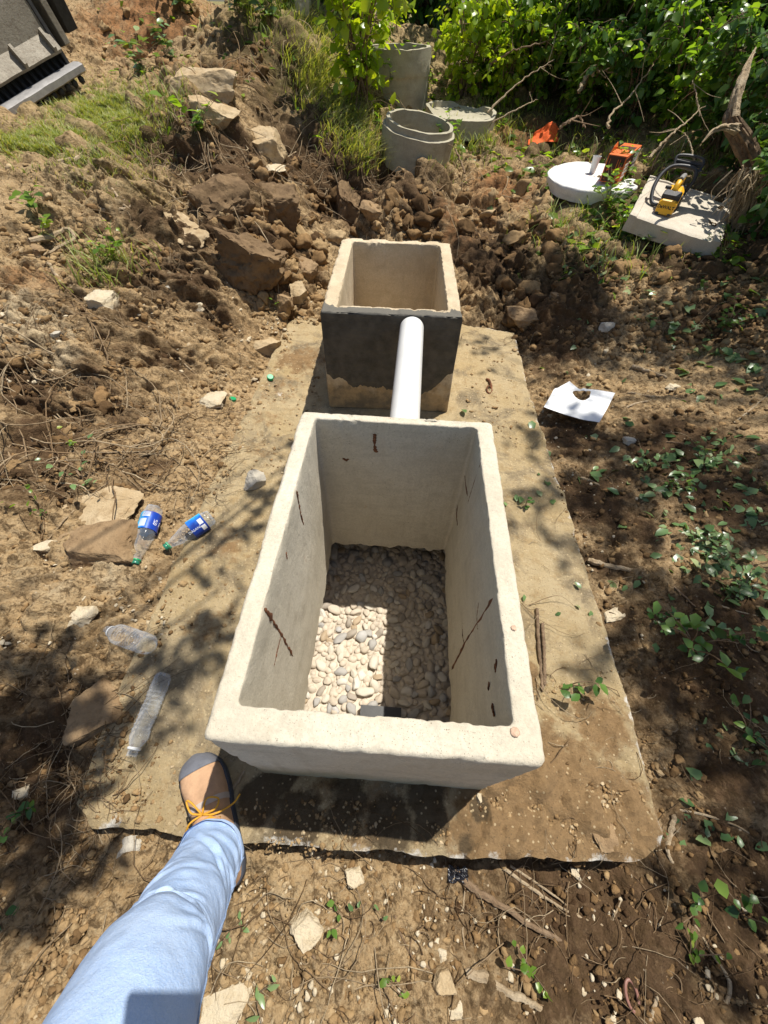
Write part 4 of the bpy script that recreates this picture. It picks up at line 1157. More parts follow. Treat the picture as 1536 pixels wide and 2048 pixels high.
def bottle(uv0, uv1, label, kind, roll=0, crush=.0, seed=0):
    """uv0 the neck end, uv1 the base"""
    a = og(*uv0); b = og(*uv1)
    if kind == 'small': R = .031
    else: R = .034
    za = max(a[2], 0 if inside(SLAB, a[:1], a[1:2])[0] else -9); zb = b[2]
    a = np.array([a[0], a[1], za + R * .75]); b = np.array([b[0], b[1], zb + R * 1.0])
    d = b - a; L = np.linalg.norm(d)
    s = L / .235
    o = empty("plastic_bottle", a, label, "bottle", "empty plastic bottles on the ground")
    q = Vector(d).to_track_quat('Z', 'Y'); o.rotation_mode = 'QUATERNION'; o.rotation_quaternion = q @ Euler((0, 0, roll)).to_quaternion()
    if kind == 'small':
        prof = [(.0125, 0), (.0125, .016), (.016, .017), (.016, .020), (.013, .022), (.018, .034), (.028, .052), (.031, .068)]
        for i in range(9): prof += [(.031, .070 + i * .013), (.0285, .076 + i * .013), (.031, .081 + i * .013)]
        prof += [(.031, .20), (.029, .222), (.022, .234), (.010, .230), (.0005, .228)]
    else:
        prof = [(.0115, 0), (.0115, .014), (.0155, .015), (.0155, .018), (.0125, .020), (.0135, .030), (.020, .052), (.028, .078), (.0325, .105), (.034, .125), (.034, .205), (.033, .218), (.034, .224), (.029, .236), (.018, .236), (.006, .226), (.0005, .226)]
    prof = np.array(prof); t_ = np.linspace(0, len(prof) - 1, len(prof) * 3); prof = np.column_stack([np.interp(t_, np.arange(len(prof)), prof[:, i]) for i in (0, 1)])
    V, F = lathe(prof, 40)
    ang = np.arctan2(V[:, 1], V[:, 0])
    if kind != 'small':
        lobes = smooth(.205, .236, V[:, 2]); V[:, :2] *= (1 - .16 * lobes * (.5 - .5 * np.cos(ang * 5)))[:, None]
    body = smooth(.03, .07, V[:, 2])
    dn = fbm3(V, 26, 3, seed) ; cr = np.abs(fbm3(V + 9, 42, 2, seed + 7))
    V[:, :2] *= (1 - body * (crush * (.25 + .5 * np.maximum(dn, 0)) + crush * .25 * (cr < .07)))[:, None]
    if crush > .3: V[:, 0 if seed % 2 else 1] *= 1 - .45 * crush * body
    V[:, 2] *= s
    obj("body", V, F, M_CLEAR, o, True, None, 60)
    if kind == 'label':
        z0, z1 = .128 * s, .200 * s
        Vv = []
        for z in np.linspace(z0, z1, 8):
            for a_ in np.linspace(0, 2 * np.pi, 49): Vv.append((.0346 * math.cos(a_), .0346 * math.sin(a_), z))
        lb = obj("wrapper", np.array(Vv), gridf(8, 49), M_WRAP, o, True)
        Vc, Fc = lathe([(.0142, .0105), (.0150, .0115), (.0150, .0150), (.0142, .016), (.0120, .016), (.0120, .0105)], 24, True); obj("cap_ring", Vc, Fc, M_GRN, o, True, None, 40)
        Vc, Fc = lathe([(.0122, -.001), (.0129, .0), (.0129, .0085), (.0122, .0095), (.0005, .0095), (.0005, -.001)], 24, True); obj("neck_liner", Vc, Fc, plain("green_neck", (.02, .16, .10), .3, .5, .1, 60, 0), o, True, None, 40)
        return o, lb, s
    if kind == 'small':
        Vc, Fc = lathe([(.0158, .0155), (.0166, .0165), (.0166, .0195), (.0158, .0205)], 24, True); obj("neck_ring", Vc, Fc, M_CUP, o, True, None, 40)
    return o, None, s
def put_text(lb, s, txt, size, ang, zc, mat=M_PRINT, along=True):
    M = Matrix.Rotation(math.pi / 2, 4, 'Z') if along else Matrix.Identity(4)
    t = lettering("lettering", txt, size, mat, M, lb, .0002)
    wrap_text(t.data, .0349)
    t.data.transform(Matrix.Rotation(ang, 4, 'Z')); t.data.transform(Matrix.Translation((0, 0, zc * s)))
def put_panel(lb, s, a0, a1, z0, z1, mat=M_PRINT):
    V = []
    for z in (z0 * s, z1 * s):
        for a in np.linspace(a0, a1, 8): V.append((.0350 * math.cos(a), .0350 * math.sin(a), z))
    obj("print_panel", np.array(V), gridf(2, 8), mat, lb, True)
def up_angle(o):
    """angle about the bottle's own axis that faces the camera"""
    q = o.rotation_quaternion.inverted() @ (Vector(CC) - o.location)
    return math.atan2(q.y, q.x)
o, lb, s = bottle((279, 1138), (318, 1030), "clear bottle with a blue wrapper, standing nearest the brown boulder", "label", 0, .22, 3)
o['label'] = "clear bottle with a blue wrapper lying nearest the brown boulder"
ua = up_angle(o)
put_text(lb, s, "0%", .020, ua + .55 + math.pi / 2, .160); put_text(lb, s, "more", .008, ua + 1.1 + math.pi / 2, .160)
for k in range(4): put_panel(lb, s, ua - .95, ua - .15, .178 + k * .005, .181 + k * .005)
put_panel(lb, s, ua - 1.0, ua - .35, .135, .168, plain("pale_print", (.45, .52, .72), .5, .3, .05, 40, 0))
o, lb, s = bottle((336, 1103), (428, 1042), "clear bottle with a blue wrapper lying nearest the larger box, its neck on bare soil", "label", 0, .30, 8)
ua = up_angle(o)
put_text(lb, s, "DASANI", .013, ua + .2 + math.pi / 2, .142)
for k in range(2): put_panel(lb, s, ua - .55 + k * .75, ua + .05 + k * .75, .172, .192)
bottle((222, 1266), (314, 1300), "clear ribbed bottle without a wrapper, lying across the slab's cracked edge", "small", 0, .10, 5)
bottle((272, 1516), (336, 1352), "long flattened clear bottle without a wrapper, lying in shade near the boot", "small", 0, .42, 11)
for k, (u, v, lab) in enumerate([(541, 759, "green bottle cap on the soil nearest the smaller box"), (467, 806, "green bottle cap on the soil nearest the pale flat stone")]):
    p = og(u, v)
    V, F = lathe([(.0005, .012), (.0125, .012), (.0142, .0105), (.0145, 0), (.0130, 0), (.0128, .010), (.0005, .010)], 30, True)
    a = np.arctan2(V[:, 1], V[:, 0]); V[:, :2] *= (1 + .02 * np.sign(np.sin(a * 15)))[:, None]
    c = obj("bottle_cap", V * 1.15, F, M_GRN, None, True, None, 35); c.location = (p[0], p[1], p[2] + .012); c.rotation_euler = (.25 - k * .5, .3, 0)
    tag(c, lab, "bottle cap", "green bottle caps")

# ------------------------------------------------------------------ white sheet with a round hole
def paper():
    z = .02
    out = [(1088,813),(1140,829),(1198,846),(1214,818),(1228,790),(1200,785),(1174,781),(1166,777),(1160,781),(1150,770),(1140,760),(1124,768),(1108,778),(1098,796)]
    O = np.array([at_z(u, v, z) for u, v in out]); Oc = []
    for i in range(len(O)):
        for t in np.arange(6) / 6: Oc.append(O[i] * (1 - t) + O[(i + 1) % len(O)] * t)
    O = np.array(Oc); nA = len(O)
    c0 = at_z(1163, 791, z)
    hp = [(1146,783),(1148,790),(1153,796),(1160,800),(1167,801),(1174,798),(1179,791),(1180,786),(1170,785),(1158,784)]
    Hh = np.array([at_z(u, v, z) for u, v in hp]); hc = Hh.mean(0)
    ha = np.arctan2(Hh[:, 1] - hc[1], Hh[:, 0] - hc[0]); hr = np.hypot(Hh[:, 0] - hc[0], Hh[:, 1] - hc[1]); s_ = np.argsort(ha)
    ang = np.arctan2(O[:, 1] - hc[1], O[:, 0] - hc[0])
    r_in = np.interp(ang, np.concatenate([ha[s_] - 2 * np.pi, ha[s_], ha[s_] + 2 * np.pi]), np.tile(hr[s_], 3))
    I = hc + np.column_stack([np.cos(ang) * r_in, np.sin(ang) * r_in, 0 * ang])
    rings = 14; V = []
    for k in range(nA):
        for t in np.linspace(0, 1, rings): V.append(I[k] * (1 - t) + O[k] * t)
    P = np.array(V); x, y = P[:, 0], P[:, 1]
    # gentle sag, with a crease where the far strip was folded under
    f0 = at_z(1100, 775, z); f1 = at_z(1228, 790, z); fd = (f1 - f0)[:2] / np.linalg.norm((f1 - f0)[:2]); ds = (x - f0[0]) * -fd[1] + (y - f0[1]) * fd[0]
    P[:, 2] = z + .004 * fbm(x * 8, y * 8, 2, 3) + .006 * np.sin((x - c0[0]) * 16) + .007 * np.exp(-(ds / .012) ** 2) - .02 * np.maximum(ds, 0)
    k = rings; i = np.arange(nA)[:, None]; j = np.arange(k - 1)[None]; i2 = (i + 1) % nA
    F = np.stack([i * k + j, i * k + j + 1, i2 * k + j + 1, i2 * k + j], -1).reshape(-1, 4)[:, ::-1]
    m, t, b = newmat("white_sheet", .45, .4)
    c = coord(t); t.links.new(ramp(t, noise(t, c, 14, 5, .6), [(.4, (.78, .79, .80)), (.68, (.72, .73, .70)), (.8, (.60, .60, .53))]), b.inputs["Base Color"])
    Pb = P.copy(); Pb[:, 2] -= .0012
    o = obj("plastic_sheet", np.concatenate([P, Pb]), np.concatenate([F, F[:, ::-1] + len(P)]), m, None, True, None, 50)
    tag(o, "folded white plastic sheet with a round hole on the soil beside the slab", "plastic sheet")
paper()
# ------------------------------------------------------------------ stones
def rock_mesh(dim, seed, cuts=9, rough=.05, sub=5):
    r = np.random.default_rng(seed)
    V, F = ico(sub); V = V.copy() * 1.25
    for k in range(cuts):
        n = r.normal(size=3)
        if k < 6: n = np.eye(3)[k % 3] * (1 if k < 3 else -1) + r.normal(0, .22, 3)
        n /= np.linalg.norm(n); d = r.uniform(.62, .88)
        s = V @ n - d
        V -= np.maximum(s, 0)[:, None] * n
    V += V / (np.linalg.norm(V, axis=1)[:, None] + .2) * (rough * fbm3(V, 1.8, 5, seed, .6))[:, None]
    V += V * (rough * .35 * np.abs(fbm3(V, 6, 4, seed + 4, .6)))[:, None]
    return V * np.array(dim) / 2 * 1.18, F
def px_m(u, v):
    p = og(u, v); return (p - CC) @ CF / FPX, p
def stone(u, v, w, h, mat, label, flat=.6, rz=0, tilt=(0, 0), seed=0, group=None, name="stone", cuts=12, rough=.10, sink=None, depth=None):
    m, p = px_m(u, v + h * .25)
    W_ = w * m; H_ = h * m
    sink = (.42 if v < 560 else .3) if sink is None else sink
    dim = (W_, depth * W_ if depth else max(W_ * .7, H_ * .9), max(H_ * flat, .006))
    V, F = rock_mesh(dim, seed, cuts, rough * (1.9 if mat == 4 else 1))
    V = V @ rotm(tilt[0], tilt[1], rz).T
    o = obj(name, V, F, M_ROCK[mat], None, True, None, 32)
    zt = gz(p[0], p[1]); o.location = (p[0], p[1], zt + dim[2] * (.5 - sink))
    return tag(o, label, "stone" if name == "stone" else "clod", group)
ST = "stones dug out of the trench"
for i, a in enumerate([
    (415,172,118,72,0,"large tan block with a white scrape, highest on the dug bank",.85,.25,(.15,.05)),
    (432,230,86,56,0,"layered ochre stone wedged right under the largest tan block",.8,-.1,(.2,.1)),
    (530,297,70,66,0,"squarish tan stone alone on the bank, left of the short ring",.9,.1,(.2,.0)),
    (537,332,62,20,2,"thin flat tan flake just under the squarish stone",.5,.0,(0,0)),
    (450,392,120,96,4,"large dark brown soil-caked block with a pale root streak",.8,.55,(.25,-.1)),
    (545,408,76,78,4,"brown earth-covered stone leaning right of the dark block",.9,.2,(.3,.1)),
    (365,452,100,60,0,"long flat tan slab of stone sliding off the bank",.35,-.75,(.1,.35)),
    (500,522,125,110,4,"big square brown stone with weeds on top, left of the smaller box",.9,.15,(.2,.05)),
    (700,418,52,72,4,"upright grey-brown stone slab behind the smaller box",1.0,.1,(.1,.1)),
    (748,428,56,40,1,"tan slanted stone behind the smaller box, right of the upright slab",.7,-.3,(.1,.2)),
    (208,1068,158,112,1,"large brown boulder beside the blue-wrapped bottles",.6,.1,(.08,.0)),
    (205,1008,124,34,0,"pale broken stone layer at the far edge of the brown boulder",.5,-.1,(.1,0)),
    (213,600,52,66,2,"pale pointed stone under a clump of broad green leaves",.6,.2,(.2,.1)),
    (425,794,56,52,2,"pale flat stone near the green bottle caps",.4,.5,(.1,.1)),
    (515,957,40,40,3,"whitish chunk of broken concrete on the slab's left edge",.9,.4,(.1,.3)),
    (612,1840,58,50,2,"angular tan stone on the bare soil below the slab",.7,.6,(.1,.1)),
    (709,1746,36,32,2,"small pinkish rounded stone beneath the slab's front edge",.7,.1,(0,0)),
    (196,1402,104,100,1,"broad flat stone breaking off the slab beside the ribbed bottle",.35,.85,(.0,.05)),
    (166,1222,54,36,2,"small pale flat stone left of the ribbed bottle",.6,.3,(0,0)),
    (100,1090,42,30,2,"rounded pale lump left of the brown boulder",.7,.1,(0,0)),
    (331,567,24,14,3,"tiny white chip on the bank above the bare slope",.7,.1,(0,0)),
    (112,666,26,16,3,"small white chip on the sunlit left slope",.7,.5,(0,0)),
    (1215,650,26,18,3,"white chip on shaded soil beyond the white sheet",.8,.5,(0,0)),
    (1255,882,24,18,3,"white chip on shaded soil nearer than the white sheet",.8,.2,(0,0)),
    (1048,628,80,50,1,"broad brown stone half buried right of the smaller box",.6,.2,(.1,0)),
    (1120,590,44,30,1,"small brown stone uphill right of the smaller box",.6,.6,(.1,0)),
    (608,14,34,50,2,"pale stone at the crest of the bank, at the photo's top edge",.9,.1,(.1,0)),
    (612,545,46,48,1,"brown lump touching the smaller box's far left corner",.9,.5,(.1,.1)),
    (600,592,38,46,0,"tan lump beside the smaller box's left wall",.9,.1,(.2,.1)),
    (568,606,36,44,1,"dark tan lump second from the smaller box's left wall",.9,.8,(.1,.2)),
    (884,1950,48,46,0,"ochre lump on the bottom soil between thin roots",.8,.3,(.0,.1)),
    (906,2008,26,28,2,"pale pebble-like stone at the very bottom of the photo",.8,.3,(.0,.1)),
    (47,1580,28,22,2,"pale chip on dark soil beyond the slab's front left corner",.7,.6,(0,0)),
    (256,1688,44,20,3,"whitish flake under the slab's broken front left corner",.6,.1,(0,0)),
    (246,1732,32,24,2,"pinkish flat chip left of the jeans",.5,.5,(0,0)),
    (540,688,46,44,0,"ochre lump on the bare soil left of the smaller box",.8,.3,(.1,0)),
    (488,680,28,14,2,"flat pale chip on the soil left of the ochre lump",.5,.1,(0,0)),
    (1228,1224,36,22,2,"pinkish flake on the soil right of the slab",.5,.4,(0,0)),
    (440,2010,90,70,2,"flat pale stone flush with the soil right of the jeans",.25,.4,(0,0)),
    (957,1592,11,17,2,"small smooth white pebble near the shaded front of the larger box",.7,.2,(0,0)),
    (1205,1655,44,56,1,"grey-brown flake of bark-like earth on the slab's front right corner",.3,.1,(0,0)),
    (885,1905,20,18,2,"small grey pebble on the soil under the front edge",.7,.1,(0,0)),
    (1150,1740,18,14,2,"pale chip in the shadow under the slab's front edge",.7,.1,(0,0)),
    (395,610,30,20,2,"small tan chip on the steep part of the bank",.7,.1,(0,0)),
    (75,500,34,22,1,"brown lump beside the pale gnarled stick",.7,.1,(0,0)),
    (1345,770,26,16,2,"tan flake beside the splintered wood on the right",.5,.4,(0,0)),
    ]):
    stone(*a[:8], tilt=a[8], seed=300 + i, group=ST)

# ------------------------------------------------------------------ sticks, roots, rebar on the ground
def stick(pix, rad, mat, label, cat="stick", name="stick", k=7, lift=.6, group=None, n=26, seed=0, knob=.2, taper=.5, arch=0):
    P = on_ground([p[0] for p in pix], [p[1] for p in pix])
    P = spline(P, n); t = np.linspace(0, 1, n)
    P[:, 2] = np.maximum(P[:, 2], ground(P[:, 0], P[:, 1])) + rad * lift + arch * np.sin(t * math.pi)
    r = np.random.default_rng(seed)
    P += r.normal(0, rad * .12, P.shape)
    R = rad * (1 - taper * t) * (1 + knob * vn(t * 9 + seed, t * 0 + .3, seed))
    R[-1] *= .4
    mb = MB(); add_tube(mb, P, R, k)
    o = mb.build(name, mat, None, True, 50)
    return tag(o, label, cat, group)
SG = "sticks and roots lying on the soil"
for i, a in enumerate([
    ([(1176,1120),(1205,1132),(1250,1138),(1290,1141)],.011,M_STICK,"peeled tan stick lying against the slab's right edge"),
    ([(905,1735),(935,1768),(975,1795),(1010,1815),(1060,1850),(1128,1884)],.0095,M_STICKD,"thick brown root lying below the slab's front edge"),
    ([(1005,1735),(1060,1775),(1110,1808),(1160,1835),(1218,1855)],.0042,M_STICK,"pair of slim pale roots under the slab's front right corner"),
    ([(1018,1730),(1075,1768),(1120,1800),(1170,1840)],.003,M_STICK,"thin pale root hugging a slightly thicker one under the slab"),
    ([(120,332),(150,322),(168,318),(190,342),(215,372),(240,402),(262,420)],.011,M_STICK,"bent pale branch on the bare upper slope"),
    ([(205,424),(250,425),(322,428)],.007,M_STICK,"short straight pale stick just below the bent branch"),
    ([(268,342),(284,362),(302,376)],.006,M_STICK,"short pale twig right of the bent branch"),
    ([(62,488),(100,478),(138,466),(150,480),(120,498),(88,514)],.013,M_STICK,"pale gnarled hooked stick on the left bank"),
    ([(1256,788),(1290,790),(1322,797)],.007,M_STICK,"short pale stick right of the white sheet"),
    ([(1262,738),(1295,745),(1332,760)],.013,M_STICK,"splintered pale wood beyond the white sheet"),
    ([(1245,818),(1275,805),(1320,800)],.006,M_STICK,"thin splinter crossing the soil right of the white sheet"),
    ([(1300,884),(1350,886),(1395,897),(1430,904)],.0028,M_STICKD,"wiry grey twig on the shaded right soil"),
    ([(1300,1128),(1330,1160),(1365,1190),(1392,1214)],.0045,M_STICKD,"thin brown twig pointing away from the peeled stick"),
    ([(1346,1632),(1335,1665),(1330,1700),(1345,1728)],.0075,M_STICK,"short barkless root stub at the slab's front right corner"),
    ([(1345,1620),(1390,1625),(1440,1640),(1490,1660),(1536,1692)],.0035,M_STICK,"long pale vine curving off the photo's right edge"),
    ([(790,1830),(798,1860),(812,1890),(832,1930)],.0032,M_STICKD,"dark thin root curling on the bare soil, right of the angular stone"),
    ([(832,1925),(868,1942),(888,1975),(896,2012)],.0032,M_STICKD,"dark thin root running to the photo's bottom edge"),
    ([(932,1742),(926,1850),(930,1900),(936,2005)],.0022,M_STICK,"straight pale straw lying across the soil below the slab"),
    ([(932,1944),(975,1958),(1010,1982),(1050,2000),(1090,2022)],.010,M_STICK,"split pale piece of wood at the photo's bottom"),
    ([(0,845),(55,870),(105,893),(140,925),(168,962)],.0075,M_STICKD,"long grey root hanging down the left bank"),
    ([(0,915),(80,898),(180,905),(325,904)],.004,M_STICK,"straight thin pale root across the left bank"),
    ([(345,702),(380,740),(410,760),(455,770)],.004,M_STICK,"thin pale root near the pale flat stone"),
    ([(100,530),(118,560),(125,585)],.009,M_STICK,"short thick pale root sticking down the left bank"),
    ([(455,1592),(472,1568),(490,1540)],.006,M_STICK,"short pale twig in the shade between the boot and the larger box"),
    ([(1160,958),(1180,966),(1200,972)],.008,M_STICK,"reddish chip of wood right of the slab"),
    ([(1230,575),(1180,610),(1120,640)],.003,M_STICK,"thin straw on the dark dug earth right of the smaller box"),
    ([(1468,845),(1500,820),(1536,790)],.004,M_STICK,"orange-brown twig at the right edge of the photo"),
    ([(1410,1200),(1460,1222),(1536,1240)],.0035,M_STICK,"pale twig on the shaded soil at the right edge"),
    ([(1200,1900),(1222,1850),(1245,1800)],.003,M_STICK,"upright pale weed stalk below the slab's right corner"),
    ([(1440,2046),(1460,1970),(1420,1900),(1380,1840)],.004,M_STICK,"curving dead grass stalk in the bottom right"),
    ([(1300,2046),(1310,1985),(1335,1940)],.005,M_STICK,"pale dead stalk fanning up from the bottom right edge"),
    ([(620,1905),(660,1950),(680,1990)],.0025,M_STICKD,"thin dark twig in front of the angular stone"),
    ([(40,1800),(75,1755),(95,1710)],.004,M_STICK,"pale straw left of the jeans"),
    ([(520,250),(560,290),(585,330)],.004,M_STICKD,"dark root trailing below the bank's grassy crest"),
    ([(610,160),(640,240),(665,300)],.0045,M_STICK,"pale root hanging down the bank below the long grass"),
    ([(570,320),(610,300),(680,298),(740,302)],.005,M_STICK,"pale root running along the bank left of the short ring"),
    ([(770,480),(1000,508),(1070,495)],.0001,M_STICK,None),
    ]):
    if a[3] is None: continue
    stick(*a, group=SG, seed=i)
for i, (pix, lab) in enumerate([([(1072,1220),(1076,1290),(1084,1384)], "ribbed steel rod lying against the larger box's right wall"), ([(1083,1248),(1086,1310),(1087,1372)], "shorter steel rod beside the ribbed one right of the larger box")]):
    stick(pix, .0055, M_BARK, lab, "steel rod", "steel_rod", 8, 1.2, None, 40, 50 + i, .12, .1)
def lifting_eye():
    p = at_z(978, 770, 0.0)
    o = empty("lifting_eye", p, "rusty steel lifting eye set in the slab right of the white pipe", "lifting eye")
    mb = MB(); add_tube(mb, spline([(-.012, .055, -.006), (-.004, .03, .012), (.0, 0, .018), (.006, -.03, .010), (.004, -.055, .002)], 24), .0065, 8)
    mb.build("bar", M_RUST, o)
    a = np.linspace(0, 2 * np.pi, 28)
    mb = MB(); add_tube(mb, np.column_stack([-.006 + .013 * np.cos(a), -.055 + .026 * np.sin(a), .010 + .004 * np.sin(a)]), .0038, 7, False)
    mb.build("link", M_RUST, o)
lifting_eye()
def bark_scraps():
    p = og(915, 1748)
    n = 26; x, y = np.meshgrid(np.linspace(-1, 1, n), np.linspace(-1, 1, n))
    V = np.stack([x * .034, y * .02 * (1 + .3 * vn(x * 3, y * 3, 2)), .018 * np.abs(fbm(x * 2, y * 2, 3, 9)) + .016], -1).reshape(-1, 3)
    o = obj("plastic_wrapper", V, gridf(n, n), plain("black_film", (.015, .015, .02), .25, .6, .2, 60, 0)); o.location = p
    tag(o, "crumpled black plastic scrap at the end of the brown root", "wrapper"); o.scale = (.7, .7, .7)
    a = np.linspace(-.5, 4.6, 22); p = og(1262, 1990)
    P = np.column_stack([p[0] + .012 * np.cos(a), p[1] + .022 * np.sin(a), p[2] + .006 + 0 * a])
    mb = MB(); add_tube(mb, P, .0032, 8); o = mb.build("earthworm", plain("worm_skin", (.24, .115, .085), .45, .5, .2, 60, .0003)); tag(o, "pinkish brown curled worm on the soil in the bottom right", "worm")
bark_scraps()

def unit(v): return v / (np.linalg.norm(v, axis=-1, keepdims=True) + 1e-9)
# ------------------------------------------------------------------ loose clods, chips and root litter
def sample_px(n, regions, r):
    out = []
    for (u0, v0, u1, v1, w) in regions:
        k = int(n * w); out.append(np.column_stack([r.uniform(u0, u1, k), r.uniform(v0, v1, k)]))
    return np.concatenate(out)
def scatter_lumps(name, uv, smin, smax, mat, label, cat, pw=2.5, sub=2, seed=0, flat=.75, tint=None, sink=.25, exclude=True):
    r = np.random.default_rng(seed)
    P = on_ground(uv[:, 0], uv[:, 1])
    dist = np.linalg.norm(P - CC, axis=1)
    ok = dist < 9
    if exclude:
        if not name.startswith('slab'): ok &= dist_edge(SLAB, P[:, 0], P[:, 1]) > -.02 - .05 * (P[:, 0] < 0)
        ok &= ~((P[:, 0] > -.03) & (P[:, 0] < B1W + .02) & (P[:, 1] > -.01) & (P[:, 1] < B1L + .01))
        ok &= ~((P[:, 0] > -.08) & (P[:, 0] < .53) & (P[:, 1] > 1.44) & (P[:, 1] < 2.3))
    P = P[ok]; dist = dist[ok]; n = len(P)
    s = (smin + (smax - smin) * r.power(1 / pw, n) ** 1.0)
    s = smin * (smax / smin) ** (r.random(n) ** pw) * np.clip(dist / 1.6, .75, 2.2)
    base, F = ico(sub)
    K = 12
    def lump(k):
        rk = np.random.default_rng(seed * 100 + k); V = base * 1.15
        for q in range(7):
            nn_ = unit(rk.normal(size=3)); V = V - np.maximum(V @ nn_ - rk.uniform(.5, .85), 0)[:, None] * nn_
        return V * (1 + .30 * fbm3(base + 9.7 * k, 1.9, 3, seed + k, .65))[:, None] * np.array([1.15, .95, .8])
    prot = np.stack([lump(k) for k in range(K)])
    R = rand_rot(n, r)
    V = np.einsum('nij,nkj->nki', R, prot[r.integers(0, K, n)] * s[:, None, None])
    V[:, :, 2] *= flat
    V += P[:, None] + np.array([0, 0, 1.]) * (s * (.5 - sink))[:, None, None]
    m = len(base); FF = (F[None] + (np.arange(n) * m)[:, None, None]).reshape(-1, 3)
    tn = r.random(n) if tint is None else tint(P, r)
    o = obj(name, V.reshape(-1, 3), FF, mat, None, True, dict(tint=np.repeat(np.clip(tn, 0, 1), m)))
    return tag(o, label, cat, None, "stuff")
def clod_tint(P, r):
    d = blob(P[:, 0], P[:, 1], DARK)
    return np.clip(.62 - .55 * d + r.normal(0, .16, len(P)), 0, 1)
FULL = [(0, 60, 1536, 480, .9), (0, 480, 640, 1000, 1.2), (920, 440, 1536, 700, 1.3), (1020, 680, 1536, 1700, 1.1), (0, 1000, 480, 1700, .8), (380, 1690, 1536, 2048, .75), (0, 1700, 200, 2048, .3), (560, 440, 660, 820, .25)]
rr = np.random.default_rng(5)
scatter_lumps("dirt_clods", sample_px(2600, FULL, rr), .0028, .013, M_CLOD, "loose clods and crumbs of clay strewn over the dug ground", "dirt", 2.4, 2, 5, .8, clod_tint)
rr = np.random.default_rng(6)
DIG = [(560, 380, 1100, 480, .8), (920, 460, 1150, 660, .8), (450, 330, 640, 560, .4), (520, 480, 650, 640, .4), (170, 20, 560, 160, .25), (0, 640, 400, 950, .2), (1150, 470, 1400, 640, .15)]
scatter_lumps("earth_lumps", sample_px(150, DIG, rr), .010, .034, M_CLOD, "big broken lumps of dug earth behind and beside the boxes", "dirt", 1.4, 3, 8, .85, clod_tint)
rr = np.random.default_rng(9)
SL = [(950, 1560, 1290, 1700, 1.0), (1040, 1340, 1230, 1560, .35), (480, 1600, 900, 1690, .55), (500, 720, 640, 960, .35), (300, 1040, 560, 1300, .25), (200, 1480, 360, 1640, .15), (930, 690, 1040, 900, .12), (650, 800, 900, 822, .06)]
scatter_lumps("slab_crumbs", sample_px(1500, SL, rr), .0018, .0075, M_CLOD, "crumbs of clay and small stones lying on the slab", "dirt", 2.2, 2, 9, .7, lambda P, r: np.clip(r.normal(.58, .22, len(P)), 0, 1), .15)
rr = np.random.default_rng(12)
scatter_lumps("gravel_chips", sample_px(260, [(380, 1700, 900, 2048, 1), (0, 1100, 330, 1300, .6), (900, 1750, 1536, 2048, .5), (450, 560, 640, 900, .5), (1020, 690, 1300, 1500, .5), (0, 560, 400, 800, .3)], rr), .003, .010, M_ROCK[2], "small pale stone chips scattered in the soil", "gravel", 1.8, 2, 12, .6, None, .1)

def fibres(name, uv, lmin, lmax, rad, mat, label, cat, seed, arch=.5, n=7, k=4, up=0.0, tint=(0, 1)):
    r = np.random.default_rng(seed)
    P = on_ground(uv[:, 0], uv[:, 1]); P = P[np.linalg.norm(P - CC, axis=1) < 8.5]
    P = P[~((P[:, 0] > -.06) & (P[:, 0] < B1W + .03) & (P[:, 1] > -.03) & (P[:, 1] < 2.3))]
    m = len(P); L = lmin * (lmax / lmin) ** (r.random(m) ** 1.6)
    a = r.uniform(0, 2 * np.pi, m); curl = r.normal(0, 1.6, m)
    t = np.linspace(0, 1, n)
    ang = a[:, None] + curl[:, None] * t[None] + .5 * np.cumsum(r.normal(0, .35, (m, n)), 1)
    st = L[:, None] / (n - 1)
    x = P[:, :1] + np.cumsum(np.cos(ang) * st, 1); y = P[:, 1:2] + np.cumsum(np.sin(ang) * st, 1)
    z = ground(x.ravel(), y.ravel()).reshape(x.shape) + .004 + arch * (L * r.uniform(.05, .35, m))[:, None] * np.sin(t * np.pi)[None] ** 2 + up * L[:, None] * t[None]
    C = np.stack([x, y, z], -1)
    R = rad * r.uniform(.5, 1.5, m)[:, None] * (1 - .6 * t)[None]
    T = np.gradient(C, axis=1); T /= np.linalg.norm(T, axis=2)[:, :, None] + 1e-9
    Nn = np.cross(T, np.array([0, 0, 1.])); Nn /= np.linalg.norm(Nn, axis=2)[:, :, None] + 1e-9; B = np.cross(T, Nn)
    q = np.arange(k) * 2 * np.pi / k
    V = C[:, :, None] + R[:, :, None, None] * (np.cos(q)[None, None, :, None] * Nn[:, :, None] + np.sin(q)[None, None, :, None] * B[:, :, None])
    i = np.arange(n - 1)[:, None] * k; j = np.arange(k)[None]; j2 = (j + 1) % k
    F = np.stack([i + j, i + j2, i + k + j2, i + k + j], -1).reshape(-1, 4)
    FF = (F[None] + (np.arange(m) * n * k)[:, None, None]).reshape(-1, 4)
    o = obj(name, V.reshape(-1, 3), FF, mat, None, True, dict(tint=np.repeat(r.uniform(*tint, m), n * k)))
    return tag(o, label, cat, None, "stuff")
rr = np.random.default_rng(14)
RT = [(170, 60, 760, 460, 1.5), (0, 470, 480, 1000, 1.3), (760, 280, 1100, 480, .5), (920, 480, 1400, 700, .3), (1020, 700, 1536, 1700, .22), (880, 1720, 1536, 2048, .16), (0, 1350, 240, 1800, .35), (400, 1720, 880, 2048, .12), (940, 180, 1250, 330, .4)]
fibres("root_litter", sample_px(900, RT, rr), .04, .30, .0011, M_ROOT, "fine torn roots and straw tangled over the bank", "roots", 3, .55, 9, 4)
rr = np.random.default_rng(15)
fibres("hanging_roots", sample_px(170, [(250, 150, 760, 440, 1.6), (0, 700, 300, 1000, .5), (800, 300, 1000, 400, .3)], rr), .2, .7, .0028, M_ROOT, "longer pale roots trailing over the dug bank", "roots", 4, .6, 12, 5, 0, (.3, 1))

